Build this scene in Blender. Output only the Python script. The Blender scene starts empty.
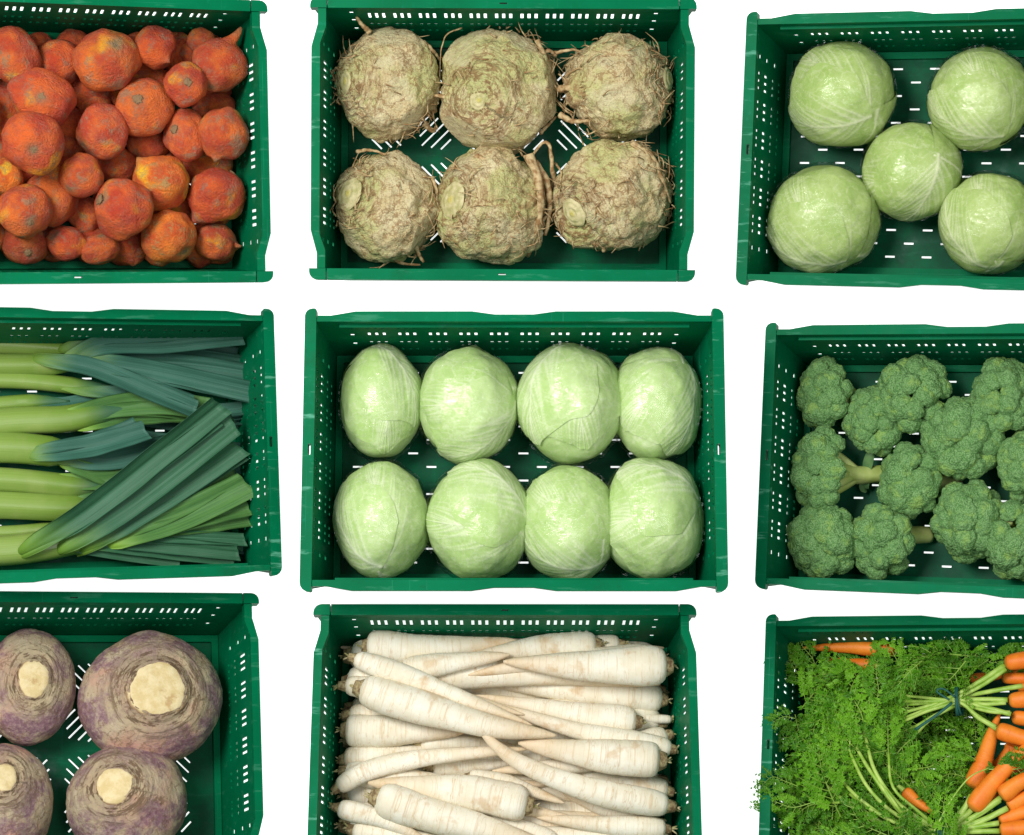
import bpy, bmesh, math, random
import numpy as np
from mathutils import Matrix, Vector
from mathutils.geometry import delaunay_2d_cdt

random.seed(7)
RNG = np.random.default_rng(7)
scene = bpy.context.scene
COL = scene.collection

# ------------------------------------------------------------------ camera
D = 2.6                       # metres from the camera to the middle crate's rim
F = 1854.667                  # focal length in pixels of the 1024 px wide picture
CX, CY = 512.0, 417.5
# pose of every crate's rim plane seen from the camera (rotation vector, position), two crate models A and B
POSE = {
    'beet': ('A', (0.04696, 0.31818, 0.02271, -0.61982, 0.39539, -0.02944)),
    'cel': ('A', (0.01210, -0.00461, -0.00512, -0.01351, 0.40390, -0.08835)),
    'cab5': ('B', (0.02556, -0.32402, -0.04242, 0.62587, 0.38643, -0.07181)),
    'leek': ('B', (-0.13682, 0.33637, 0.02631, -0.63639, -0.03713, -0.10022)),
    'cab8': ('B', (-0.16462, -0.00678, -0.00081, 0.00277, -0.04469, -0.02608)),
    'broc': ('B', (-0.15349, -0.34855, -0.03554, 0.65721, -0.05903, -0.10246)),
    'ruta': ('A', (-0.31632, 0.35003, 0.01490, -0.64083, -0.45540, -0.11183)),
    'pars': ('A', (-0.31630, 0.00257, -0.00022, -0.01024, -0.46805, -0.05187)),
    'carr': ('B', (-0.36177, -0.35819, -0.01655, 0.66247, -0.48456, -0.12945)),
}
CRATE_H = 0.20
def rotvec(r):
    v = Vector(r); a = v.length
    return Matrix.Rotation(a, 4, v / a)
RAW = {k: Matrix.Translation(p[3:]) @ rotvec(p[:3]) @ Matrix.Translation((0, 0, -CRATE_H)) for k, (m, p) in POSE.items()}
# the middle crate stands level: turn everything so that its floor is horizontal at z = 0
LEVEL = RAW['cab8'].inverted()
CR = {k: LEVEL @ m for k, m in RAW.items()}
CAMM = LEVEL @ Matrix.Translation((0, 0, D))
cam_data = bpy.data.cameras.new('camera')
cam = bpy.data.objects.new('camera', cam_data)
COL.objects.link(cam)
cam.matrix_world = CAMM
cam_data.sensor_fit = 'HORIZONTAL'; cam_data.sensor_width = 36.0
cam_data.lens = F / 1024.0 * 36.0
cam_data.clip_start = 0.05; cam_data.clip_end = 60
scene.camera = cam

# ------------------------------------------------------------------ light
world = bpy.data.worlds.new('World'); scene.world = world; world.use_nodes = True
world.node_tree.nodes['Background'].inputs[0].default_value = (1.0, 0.99, 0.97, 1)
world.node_tree.nodes['Background'].inputs[1].default_value = 0.42
def area(name, loc, target, size, size_y, power, col):
    l = bpy.data.lights.new(name, 'AREA'); l.shape = 'RECTANGLE'; l.size = size; l.size_y = size_y
    l.energy = power; l.color = col
    o = bpy.data.objects.new(name, l); COL.objects.link(o)
    o.location = loc
    o.rotation_euler = (Vector(target) - Vector(loc)).to_track_quat('-Z', 'Y').to_euler()
    return o
area('softbox_key', (-1.25, 0.45, 2.85), (0, 0, 0.1), 1.0, 1.0, 94, (1.0, 0.975, 0.94))
area('softbox_fill', (0.9, -0.5, 3.3), (0, 0, 0.1), 1.4, 1.4, 24, (0.96, 0.98, 1.0))

scene.view_settings.view_transform = 'Standard'
scene.view_settings.look = 'None'
scene.view_settings.exposure = 0.0
scene.view_settings.gamma = 1.0
scene.view_settings.use_curve_mapping = False
scene.render.engine = 'CYCLES'
scene.cycles.use_denoising = True
scene.cycles.max_bounces = 6
scene.cycles.transparent_max_bounces = 12
scene.cycles.sample_clamp_indirect = 4.0

# ------------------------------------------------------------------ helpers
def nz(v):
    v = np.asarray(v, float); return v / (np.linalg.norm(v, axis=-1, keepdims=True) + 1e-12)

def _hash(ix, iy, iz, s):
    h = (ix * 374761393 + iy * 668265263 + iz * 2147483647 + s * 974634533).astype(np.int64)
    h = (h ^ (h >> 13)) * 1274126177 & 0x7fffffff
    h = (h ^ (h >> 16)) * 2246822519 & 0x7fffffff
    return (h ^ (h >> 13)) & 0x7fffffff

def noise(p, s=0):
    """smooth value noise in about -1..1"""
    p = np.asarray(p, float); i = np.floor(p).astype(np.int64); f = p - i
    u = f * f * f * (f * (f * 6 - 15) + 10)
    out = np.zeros(len(p))
    for dx in (0, 1):
        wx = u[:, 0] if dx else 1 - u[:, 0]
        for dy in (0, 1):
            wy = u[:, 1] if dy else 1 - u[:, 1]
            for dz in (0, 1):
                wz = u[:, 2] if dz else 1 - u[:, 2]
                out += wx * wy * wz * (_hash(i[:, 0] + dx, i[:, 1] + dy, i[:, 2] + dz, s) / 0x7fffffff * 2 - 1)
    return out

def fbm(p, octv=4, s=0, gain=.5):
    a, t, o = 1.0, 0.0, 0
    p = np.asarray(p, float)
    for k in range(octv):
        o = o + a * noise(p * 2 ** k + 17.3 * k, s + k); t += a; a *= gain
    return o / t

def cells(p, s=0):
    """distance to the nearest and second nearest feature point"""
    p = np.asarray(p, float); i = np.floor(p).astype(np.int64)
    f1 = np.full(len(p), 9.0); f2 = np.full(len(p), 9.0)
    for dx in (-1, 0, 1):
        for dy in (-1, 0, 1):
            for dz in (-1, 0, 1):
                c = i + np.array([dx, dy, dz])
                q = np.stack([_hash(c[:, 0], c[:, 1], c[:, 2], s + 31 * k) / 0x7fffffff for k in range(3)], 1) + c
                d = np.linalg.norm(p - q, axis=1)
                n1 = np.minimum(f1, d); f2 = np.minimum(f2, np.maximum(f1, d)); f1 = n1
    return f1, f2

def sstep(a, b, x):
    t = np.clip((np.asarray(x, float) - a) / (b - a), 0, 1); return t * t * (3 - 2 * t)

_ico = {}
def ico(n):
    if n not in _ico:
        bm = bmesh.new(); bmesh.ops.create_icosphere(bm, subdivisions=n, radius=1.0)
        v = np.array([x.co[:] for x in bm.verts]); v = nz(v)
        f = np.array([[q.index for q in x.verts] for x in bm.faces]); bm.free()
        _ico[n] = (v, f)
    return _ico[n]

def mk(name, verts, faces, mat, smooth=True, attrs=None):
    """mesh from an array of points and an array (or list of arrays) of faces"""
    verts = np.asarray(verts, np.float32)
    fl = faces if isinstance(faces, list) else [faces]
    fl = [np.asarray(f) for f in fl if len(f)]
    me = bpy.data.meshes.new(name)
    me.vertices.add(len(verts)); me.vertices.foreach_set('co', verts.ravel())
    loops = np.concatenate([f.ravel() for f in fl]).astype(np.int32)
    sizes = np.concatenate([np.full(len(f), f.shape[1]) for f in fl]).astype(np.int32)
    me.loops.add(len(loops)); me.loops.foreach_set('vertex_index', loops)
    me.polygons.add(len(sizes))
    me.polygons.foreach_set('loop_start', np.concatenate([[0], np.cumsum(sizes)[:-1]]).astype(np.int32))
    me.polygons.foreach_set('loop_total', sizes)
    me.update(calc_edges=True)
    me.polygons.foreach_set('use_smooth', np.full(len(sizes), smooth))
    for k, a in (attrs or {}).items():
        at_ = me.attributes.new(k, 'FLOAT', 'POINT'); at_.data.foreach_set('value', np.asarray(a, np.float32))
    if mat: me.materials.append(mat)
    me.validate()
    return me

def obj(name, me, parent=None, mw=None):
    o = bpy.data.objects.new(name, me); COL.objects.link(o)
    if parent is not None: o.parent = parent
    if mw is not None: o.matrix_world = mw
    return o

def tag(o, label=None, cat=None, group=None, kind=None):
    if label: o['label'] = label
    if cat: o['category'] = cat
    if group: o['group'] = group
    if kind: o['kind'] = kind
    return o

def thing(name, label, cat, mw, group=None):
    return tag(obj(name, None, None, mw), label, cat, group)

class MB:
    """collects pieces of one part"""
    def __init__(s): s.v = []; s.q = []; s.t = []; s.n = 0; s.a = {}
    def add(s, v, quads=None, tris=None, **at):
        v = np.asarray(v, float)
        if quads is not None and len(quads): s.q.append(np.asarray(quads) + s.n)
        if tris is not None and len(tris): s.t.append(np.asarray(tris) + s.n)
        s.v.append(v); s.n += len(v)
        for k in set(s.a) | set(at): s.a.setdefault(k, [])
        for k, x in at.items(): s.a[k].append(np.broadcast_to(np.asarray(x, float), (len(v),)))
    def box(s, a, b):
        (x0, y0, z0), (x1, y1, z1) = a, b
        s.add([(x0, y0, z0), (x1, y0, z0), (x1, y1, z0), (x0, y1, z0), (x0, y0, z1), (x1, y0, z1), (x1, y1, z1), (x0, y1, z1)],
              [(0, 3, 2, 1), (4, 5, 6, 7), (0, 1, 5, 4), (1, 2, 6, 5), (2, 3, 7, 6), (3, 0, 4, 7)])
    def mesh(s, name, mat, smooth=True):
        f = []
        if s.q: f.append(np.concatenate(s.q))
        if s.t: f.append(np.concatenate(s.t))
        return mk(name, np.concatenate(s.v), f, mat, smooth, {k: np.concatenate(x) for k, x in s.a.items()})

def spline(pts, n):
    """Catmull-Rom through the points, resampled evenly"""
    p = np.asarray(pts, float)
    if len(p) == 2: return p[0] + (p[1] - p[0]) * np.linspace(0, 1, n)[:, None]
    q = np.vstack([2 * p[0] - p[1], p, 2 * p[-1] - p[-2]]); out = []
    for i in range(1, len(q) - 2):
        t = np.linspace(0, 1, 16, endpoint=False)[:, None]
        a, b, c, d = q[i - 1], q[i], q[i + 1], q[i + 2]
        out.append(.5 * ((2 * b) + (c - a) * t + (2 * a - 5 * b + 4 * c - d) * t ** 2 + (3 * b - a - 3 * c + d) * t ** 3))
    o = np.vstack(out + [p[-1:]])
    L = np.concatenate([[0], np.cumsum(np.linalg.norm(np.diff(o, axis=0), axis=1))])
    s = np.linspace(0, L[-1], n)
    return np.stack([np.interp(s, L, o[:, k]) for k in range(3)], 1)

def frames(path, up=(0, 0, 1)):
    t = nz(np.gradient(path, axis=0)); up = np.asarray(up, float)
    side = nz(np.cross(t, up)); u = np.cross(side, t)
    return t, side, u

def tube(path, rad, seg=12, flat=1.0, up=(0, 0, 1), mod=None):
    """closed sweep; flat < 1 squashes it along up; mod(la, ang) scales the radius"""
    path = np.asarray(path, float); n = len(path)
    t, s, u = frames(path, up)
    ang = np.linspace(0, 2 * np.pi, seg, endpoint=False)
    rad = np.broadcast_to(np.asarray(rad, float), (n,))
    la, an = np.meshgrid(np.linspace(0, 1, n), ang, indexing='ij')
    R = np.repeat(rad[:, None], seg, 1)
    if mod is not None: R = R * mod(la, an)
    v = path[:, None] + s[:, None] * (R * np.cos(an))[..., None] + u[:, None] * (R * np.sin(an) * flat)[..., None]
    v = v.reshape(-1, 3)
    i, j = np.meshgrid(np.arange(n - 1), np.arange(seg), indexing='ij')
    j2 = (j + 1) % seg
    q = np.stack([i * seg + j, i * seg + j2, (i + 1) * seg + j2, (i + 1) * seg + j], -1).reshape(-1, 4)
    v = np.vstack([v, path[:1], path[-1:]])
    a0, a1 = n * seg, n * seg + 1
    k = np.arange(seg); k2 = (k + 1) % seg
    tr = np.vstack([np.stack([np.full(seg, a0), k2, k], 1), np.stack([np.full(seg, a1), (n - 1) * seg + k, (n - 1) * seg + k2], 1)])
    la = np.concatenate([la.ravel(), [0, 1]]); wa = np.concatenate([an.ravel() / (2 * np.pi), [0, 0]])
    return v, q[:, ::-1], tr[:, ::-1], la, wa

def sheet(grid):
    """quads for a grid of points (n, m, 3)"""
    n, m = grid.shape[:2]
    i, j = np.meshgrid(np.arange(n - 1), np.arange(m - 1), indexing='ij')
    return np.stack([i * m + j, (i + 1) * m + j, (i + 1) * m + j + 1, i * m + j + 1], -1).reshape(-1, 4)

def panel2d(outline, holes):
    """triangles of a flat outline with holes: points, triangles, border edges"""
    pts, edges = [], []
    for loop in [outline] + holes:
        b = len(pts); pts += [Vector(p) for p in loop]
        edges += [(b + k, b + (k + 1) % len(loop)) for k in range(len(loop))]
    vs, es, fs = delaunay_2d_cdt(pts, edges, [], 0, 1e-7)[:3]
    P = np.array([v[:] for v in vs]); T = np.array([f for f in fs])
    c = P[T].mean(1)
    def inside(poly):
        poly = np.asarray(poly); r = np.zeros(len(c), bool)
        x0, y0 = poly[:, 0], poly[:, 1]; x1, y1 = np.roll(x0, -1), np.roll(y0, -1)
        for k in range(len(poly)):
            if y0[k] == y1[k]: continue
            cr = ((y0[k] > c[:, 1]) != (y1[k] > c[:, 1])) & (c[:, 0] < (x1[k] - x0[k]) * (c[:, 1] - y0[k]) / (y1[k] - y0[k]) + x0[k])
            r ^= cr
        return r
    ok = inside(outline)
    for h in holes:
        bb = np.asarray(h); near = (c[:, 0] > bb[:, 0].min()) & (c[:, 0] < bb[:, 0].max()) & (c[:, 1] > bb[:, 1].min()) & (c[:, 1] < bb[:, 1].max())
        if near.any(): ok &= ~(near & inside(h))
    T = T[ok]
    a = P[T[:, 1]] - P[T[:, 0]]; b = P[T[:, 2]] - P[T[:, 0]]
    fl = (a[:, 0] * b[:, 1] - a[:, 1] * b[:, 0]) < 0
    T[fl] = T[fl][:, ::-1]
    E = np.vstack([T[:, [0, 1]], T[:, [1, 2]], T[:, [2, 0]]])
    S = {(int(a), int(b)) for a, b in E}
    B = np.array([e for e in S if (e[1], e[0]) not in S])
    return P, T, B

def slab(mb, P, T, B, top, bot):
    """solid plate: top(P), bot(P) map the flat points to 3D"""
    n = len(P); v = np.vstack([top(P), bot(P)])
    q = np.stack([B[:, 1], B[:, 0], B[:, 0] + n, B[:, 1] + n], 1)
    mb.add(v, q, np.vstack([T, T[:, ::-1] + n]))

# pixel of the photograph -> point at height z over a crate's floor
_cam_o = CAMM.to_translation()
def at(c, px, py, z):
    m = CR[c].inverted()
    o = m @ _cam_o
    d = m.to_3x3() @ (CAMM.to_3x3() @ Vector(((px - CX) / F, -(py - CY) / F, -1.0)))
    k = (z - o.z) / d.z
    return np.array((o + d * k)[:])
def m_per_px(c, p):
    q = CAMM.inverted() @ (CR[c] @ Vector(p))
    return -q.z / F
def inside(c, p, rx, ry, rz=0.0):
    """move a point so that a body of half sizes rx, ry stands clear of the crate's leaning walls"""
    W, Hh = DIM[POSE[c][0]]
    z = min(max(p[2] - rz * .25, .01), CRATE_H); g = .0138 + .014 * (1 - z / CRATE_H)
    ax, ay = W / 2 - g - rx - .001, Hh / 2 - g - ry - .001
    return np.array([np.clip(p[0], -ax, ax), np.clip(p[1], -ay, ay), p[2]])
DIM = {'A': (.56, .41), 'B': (.60, .40)}
ORD = ['first', 'second', 'third', 'fourth', 'fifth', 'sixth', 'seventh', 'eighth', 'ninth', 'tenth', 'eleventh', 'twelfth', 'thirteenth', 'fourteenth', 'fifteenth']

# ------------------------------------------------------------------ materials
class NT:
    """small node-tree writer"""
    def __init__(s, name, rough=.5, spec=.5):
        s.m = bpy.data.materials.new(name); s.m.use_nodes = True
        s.t = s.m.node_tree; s.b = s.t.nodes['Principled BSDF']
        s.b.inputs['Roughness'].default_value = rough
        s.b.inputs['Specular IOR Level'].default_value = spec
        s._co = None
    def n(s, typ, **kw):
        x = s.t.nodes.new(typ)
        for k, v in kw.items(): setattr(x, k, v)
        return x
    def l(s, a, b): s.t.links.new(a, b)
    def co(s):
        """object coordinates shifted by a random amount for each object"""
        if s._co is None:
            tc = s.n('ShaderNodeTexCoord'); oi = s.n('ShaderNodeObjectInfo'); ad = s.n('ShaderNodeVectorMath', operation='MULTIPLY_ADD')
            s.l(oi.outputs['Random'], ad.inputs[0]); ad.inputs[1].default_value = (31.7, 17.3, 23.9); s.l(tc.outputs['Object'], ad.inputs[2])
            s._co = ad.outputs[0]
        return s._co
    def attr(s, name):
        a = s.n('ShaderNodeAttribute'); a.attribute_name = name; return a.outputs['Fac']
    def noise(s, scale, detail=4, rough=.55, vec=None, dist=0):
        x = s.n('ShaderNodeTexNoise'); x.inputs['Scale'].default_value = scale; x.inputs['Detail'].default_value = detail
        x.inputs['Roughness'].default_value = rough; x.inputs['Distortion'].default_value = dist
        s.l(vec if vec is not None else s.co(), x.inputs['Vector']); return x.outputs['Fac']
    def voro(s, scale, feature='F1', vec=None, rnd=1):
        x = s.n('ShaderNodeTexVoronoi', feature=feature); x.inputs['Scale'].default_value = scale
        x.inputs['Randomness'].default_value = rnd
        s.l(vec if vec is not None else s.co(), x.inputs['Vector']); return x.outputs['Distance']
    def scale(s, v, vec=None):
        x = s.n('ShaderNodeVectorMath', operation='MULTIPLY'); s.l(vec if vec is not None else s.co(), x.inputs[0]); x.inputs[1].default_value = v
        return x.outputs[0]
    def comb(s, *v):
        x = s.n('ShaderNodeCombineXYZ')
        for k, a in enumerate(v):
            if isinstance(a, (int, float)): x.inputs[k].default_value = a
            else: s.l(a, x.inputs[k])
        return x.outputs[0]
    def ramp(s, fac, lo, hi, a=0.0, b=1.0):
        x = s.n('ShaderNodeMapRange', interpolation_type='SMOOTHSTEP'); s.l(fac, x.inputs[0])
        x.inputs[1].default_value = lo; x.inputs[2].default_value = hi; x.inputs[3].default_value = a; x.inputs[4].default_value = b
        return x.outputs[0]
    def math(s, op, a, b=None):
        x = s.n('ShaderNodeMath', operation=op)
        for k, v in enumerate((a, b)):
            if v is None: continue
            if isinstance(v, (int, float)): x.inputs[k].default_value = v
            else: s.l(v, x.inputs[k])
        return x.outputs[0]
    def mix(s, fac, a, b, blend='MIX'):
        x = s.n('ShaderNodeMix', data_type='RGBA', blend_type=blend)
        if isinstance(fac, (int, float)): x.inputs[0].default_value = fac
        else: s.l(fac, x.inputs[0])
        for k, v in ((6, a), (7, b)):
            if isinstance(v, tuple): x.inputs[k].default_value = (*v, 1) if len(v) == 3 else v
            else: s.l(v, x.inputs[k])
        return x.outputs[2]
    def color(s, c):
        if isinstance(c, tuple): s.b.inputs['Base Color'].default_value = (*c, 1)
        else: s.l(c, s.b.inputs['Base Color'])
        return s
    def rough(s, r): s.l(r, s.b.inputs['Roughness']); return s
    def bump(s, h, strength=.4, dist=.002):
        x = s.n('ShaderNodeBump'); x.inputs['Strength'].default_value = strength; x.inputs['Distance'].default_value = dist
        s.l(h, x.inputs['Height']); s.l(x.outputs[0], s.b.inputs['Normal']); return s
    def ridge(s, fac, w, amt=1.0):
        """thin winding lines where a noise crosses its middle"""
        return s.ramp(s.math('ABSOLUTE', s.math('SUBTRACT', fac, .5)), w * .25, w, amt, 0)
    def tint(s):
        return s.n('ShaderNodeObjectInfo').outputs['Color']
# ------------------------------------------------------------------ crate plastic
def crate_mat(name, scuff, shade_wear=0.0):
    t = NT(name, .40, .035)
    big = t.noise(9, 3); fine = t.noise(70, 5, .7); streak = t.noise(1, 5, .65, t.scale((14, 90, 40)))
    base = t.mix(t.ramp(big, .35, .7), (.0, .128, .050), (.0, .158, .064))
    base = t.mix(t.math('MULTIPLY', t.ramp(fine, .55, .8), .25 + .35 * scuff), base, (.006, .21, .11))
    base = t.mix(t.math('MULTIPLY', t.ramp(streak, .57, .68), min(.8, .55 * scuff)), base, (.10, .36, .24))
    grime = t.noise(12, 6, .7)
    base = t.mix(t.ramp(grime, .56, .74, 0, .45), base, (.008, .065, .026))
    base = t.mix(t.ramp(t.noise(1, 2, .5, t.scale((4, 420, 50))), .70, .76, 0, .4), base, (.03, .27, .16))
    base = t.mix(t.ramp(t.noise(1, 2, .5, t.scale((420, 4, 50))), .70, .76, 0, .4), base, (.03, .27, .16))
    if shade_wear:                                                        # shade on the crate floors put into the colour, with wear and paler patches
        base = t.mix(t.ramp(t.noise(14, 6, .7), .30, .62, .25 * shade_wear, .85 * shade_wear), base, (.012, .058, .034))
        base = t.mix(t.ramp(t.noise(7, 5, .65), .58, .72, 0, .5 * shade_wear), base, (.10, .20, .16))
    t.color(base); t.rough(t.ramp(t.noise(25, 3), .3, .7, .36, .46)); t.bump(fine, .12, .0008)
    return t.m
M_CR = crate_mat('green_plastic', .25)
M_FLOOR = crate_mat('green_plastic_shaded_worn_floor', .3, 1.0)
M_RIM = crate_mat('green_plastic_rim', .45)
M_SCUF = crate_mat('green_plastic_scuffed', 1.5)
M_HOLE = NT('dark_slot', .8, .1).color((.002, .012, .008)).m

tg = NT('glowing_white_ground', .6, .1)
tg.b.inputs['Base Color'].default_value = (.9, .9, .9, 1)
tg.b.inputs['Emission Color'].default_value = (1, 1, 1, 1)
tg.b.inputs['Emission Strength'].default_value = 0.92  # glow added so the gaps and holes between crates come out white
M_GLOW_GROUND = tg.m
M_GLOW_GROUND.cycles.emission_sampling = 'NONE'

# ------------------------------------------------------------------ crates
SLOPE, RIMW, WT = .014, .0133, .0024
H = CRATE_H
def rect(cx, cy, w, h):
    return [(cx - w / 2, cy - h / 2), (cx + w / 2, cy - h / 2), (cx + w / 2, cy + h / 2), (cx - w / 2, cy + h / 2)]
def rrect(x0, y0, x1, y1, r, n=5):
    """rectangle with one radius per corner: (x0,y0) (x1,y0) (x1,y1) (x0,y1)"""
    r = [max(q, 1e-4) for q in r]; o = []
    for (cx, cy, a0, q) in ((x0 + r[0], y0 + r[0], 180, r[0]), (x1 - r[1], y0 + r[1], 270, r[1]), (x1 - r[2], y1 - r[2], 0, r[2]), (x0 + r[3], y1 - r[3], 90, r[3])):
        for k in range(n): a = math.radians(a0 + 90 * k / (n - 1)); o.append((cx + q * math.cos(a), cy + q * math.sin(a)))
    return o

def plate(name, outline, holes, z0, z1, mat, bev=.0012, parent=None):
    P, T, B = panel2d(outline, holes); mb = MB()
    slab(mb, P, T, B, lambda p: np.c_[p, np.full(len(p), z1)], lambda p: np.c_[p, np.full(len(p), z0)])
    return mb.mesh(name, mat, False)

def wall_mesh(kind, half_top, half_bot, dist_top, dist_bot, groups, name):
    """perforated leaning wall along +x, its inner face looking to -y"""
    zt = H - .006; holes = []
    for gx in groups:
        for c in (-1, 0, 1):
            x = gx + c * (.011 if kind == 'B' else .0104)
            if kind == 'B':
                for z, hh in ((.160, .013), (.122, .019), (.080, .010), (.045, .008)): holes.append(rect(x, z, .0045, hh))
            else:
                for z, hh in ((.142, .031), (.098, .009), (.066, .008)): holes.append(rect(x, z, .0045, hh))
    e = max(groups) + .036
    for sx in (-1, 1):
        for k, z in enumerate((.158, .118, .072)):
            holes.append(rect(sx * e, z, .006, .012))
            if half_bot - e > .045: holes.append(rect(sx * (e + .026), z - .01, .006, .007))
    out = [(-half_bot, 0), (half_bot, 0), (half_top, zt), (-half_top, zt)]
    P, T, B = panel2d(out, holes)
    nrm = nz(np.array([0, zt, -(dist_top - dist_bot)]))
    def inner(p): return np.c_[p[:, 0], dist_bot + (dist_top - dist_bot) * p[:, 1] / H, p[:, 1] + .004]
    mb = MB(); slab(mb, P, T[:, ::-1], B[:, ::-1], inner, lambda p: inner(p) + nrm * WT)
    return mb.mesh(name, M_CR, False)

def floor_mesh(kind, hx, hy):
    holes = []
    if kind == 'B':
        r = 0; y = -hy + .03
        while y < hy - .02:
            x = -hx + (.035 if r % 2 else .063)
            while x < hx - .03: holes.append(rect(x, y, .0150, .0030)); x += .056
            y += .0208; r += 1
    else:
        cs = .072; nx, ny = int(2 * (hx - .02) / cs), int(2 * (hy - .02) / cs)
        for i in range(nx):
            for j in range(ny):
                cx, cy = (i - (nx - 1) / 2) * cs, (j - (ny - 1) / 2) * cs
                s = 1 if (i + j) % 2 else -1
                for k, L in ((-2, .022), (-1, .040), (0, .056), (1, .040), (2, .022)):
                    o = k * .0125; ca = math.sqrt(.5)
                    ax, ay = ca, s * ca; bx, by = -s * ca, ca
                    mx, my = cx + bx * o, cy + by * o; w = .0013
                    holes.append([(mx - ax * L / 2 - bx * w, my - ay * L / 2 - by * w), (mx + ax * L / 2 - bx * w, my + ay * L / 2 - by * w),
                                  (mx + ax * L / 2 + bx * w, my + ay * L / 2 + by * w), (mx - ax * L / 2 + bx * w, my - ay * L / 2 + by * w)])
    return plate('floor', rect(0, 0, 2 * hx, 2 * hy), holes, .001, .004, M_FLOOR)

def rotz(me, a, name):
    m = me.copy(); m.name = name; m.transform(Matrix.Rotation(a, 4, 'Z')); return m

def crate_meshes(kind):
    W, Hh = DIM[kind]; hx, hy = W / 2 - RIMW, Hh / 2 - RIMW      # inner half sizes at the top
    bx, by = hx - SLOPE, hy - SLOPE                                # and at the floor
    L = []
    gx = [(-4.5 + k) * .045 for k in range(10)] if kind == 'B' else [(-5 + k) * .0375 for k in range(11)]
    gy = [(-2.5 + k) * .043 for k in range(6)]
    n = wall_mesh(kind, hx, bx, hy, by, gx, 'long_wall'); s = wall_mesh(kind, hy, by, hx, bx, gy, 'end_wall')
    L += [('wall', n), ('wall', rotz(n, math.pi, 'long_wall_b')), ('wall', rotz(s, math.pi / 2, 'end_wall_a')), ('wall', rotz(s, -math.pi / 2, 'end_wall_b'))]
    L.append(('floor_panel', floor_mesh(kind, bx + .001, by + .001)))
    lw = .011                                                       # the step round the floor
    P, T, B = panel2d(rect(0, 0, 2 * bx - .001, 2 * by - .001), [rect(0, 0, 2 * (bx - lw), 2 * (by - lw))]); mb = MB()
    slab(mb, P, T, B, lambda p: np.c_[p, np.full(len(p), .013)], lambda p: np.c_[p, np.full(len(p), .0045)])
    L.append(('floor_ledge', mb.mesh('floor_ledge', M_CR, False)))
    zr0, zr1 = H - .015, H
    if kind == 'B':
        ew = .0165
        a = W / 2 - ew - .0007
        out = [(-a, hy - .0015), (a, hy - .0015), (a, Hh / 2 - .006), (a - .02, Hh / 2 - .006), (a - .055, Hh / 2), (.06, Hh / 2),
               (.028, Hh / 2 - .0045), (-.028, Hh / 2 - .0045), (-.06, Hh / 2), (-a + .055, Hh / 2), (-a + .02, Hh / 2 - .006), (-a, Hh / 2 - .006)]
        lr = plate('rim', out, [], zr0, zr1 - .002, M_RIM)
        e = rrect(W / 2 - ew, -Hh / 2 - .002, W / 2, Hh / 2 + .004, [.003, .013, .011, .003])
        slot = rrect(W / 2 - .013, -.008, W / 2 - .008, .008, [.002] * 4, 3)
        er = plate('end_rim', e, [slot], zr0 - .003, zr1, M_SCUF)
        L += [('rim', lr), ('rim', rotz(lr, math.pi, 'rim_b')), ('rim', er)]
        e2 = rrect(-W / 2, -Hh / 2 - .002, -W / 2 + ew, Hh / 2 + .004, [.013, .003, .003, .011])
        slot2 = [(-x, y) for x, y in slot][::-1]
        L += [('rim', plate('end_rim_b', e2, [slot2], zr0 - .003, zr1, M_SCUF))]
        # thin raised lip along the inside of the long rims
        mb = MB(); mb.box((-a + .03, hy - .006, H - .026), (a - .03, hy - .0018, H - .0215))
        lip = mb.mesh('lip', M_CR, False)
        L += [('lip', lip), ('lip', rotz(lip, math.pi, 'lip_b'))]
    else:
        ear = .024; a = W / 2 - ear - .0016
        out = [(-a, hy - .003), (a, hy - .003), (a, Hh / 2), (-a, Hh / 2)]
        slot = rect(0, Hh / 2 - .009, .011, .0022); slot3 = rect(-a + .05, hy + .0015, .018, .0016)
        lr = plate('rim', out, [slot], zr0 - .004, zr1, M_RIM)
        L += [('rim', lr), ('rim', rotz(lr, math.pi, 'rim_b'))]
        for sx in (-1, 1):
            for sy in (-1, 1):
                r = [0, 0, 0, 0]; x0, x1 = sorted((sx * (W / 2 - ear), sx * W / 2)); y0, y1 = sorted((sy * (hy - .003), sy * Hh / 2))
                r[{(-1, -1): 0, (1, -1): 1, (1, 1): 2, (-1, 1): 3}[(sx, sy)]] = .012
                L.append(('corner_ear', plate('corner_ear', rrect(x0, y0, x1, y1, r), [], zr0 - .004, zr1 + .001, M_RIM)))
        yb = hy - .0036
        o, i = W / 2, W / 2 - .023
        er = [(i, -yb), (o - .011, -yb), (o - .011, -yb + .022), (o - .002, -yb + .055), (o - .002, yb - .055), (o - .011, yb - .022), (o - .011, yb), (i, yb),
              (i, yb - .026), (o - .0145, yb - .05), (o - .0145, -yb + .05), (i, -yb + .026)]
        L.append(('rim', plate('end_rim', er, [], zr0 - .003, zr1 - .001, M_RIM)))
        L.append(('rim', plate('end_rim_b', [(-x, y) for x, y in er][::-1], [], zr0 - .003, zr1 - .001, M_SCUF)))
    # corner posts outside the walls
    for sx in (-1, 1):
        for sy in (-1, 1):
            mb = MB(); w = .0105
            lo = [(sx * bx, sy * by), (sx * (bx + w / 2), sy * by), (sx * (bx + w / 2), sy * (by + w / 2)), (sx * bx, sy * (by + w / 2))]
            hi = [(sx * hx, sy * hy), (sx * (hx + w), sy * hy), (sx * (hx + w), sy * (hy + w)), (sx * hx, sy * (hy + w))]
            if sx * sy < 0: lo, hi = lo[::-1], hi[::-1]
            mb.add([(x, y, .002) for x, y in lo] + [(x, y, H - .019) for x, y in hi], [(3, 2, 1, 0), (4, 5, 6, 7), (0, 1, 5, 4), (1, 2, 6, 5), (2, 3, 7, 6), (3, 0, 4, 7)])
            L.append(('corner_post', mb.mesh('corner_post', M_CR, False)))
    return L

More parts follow.
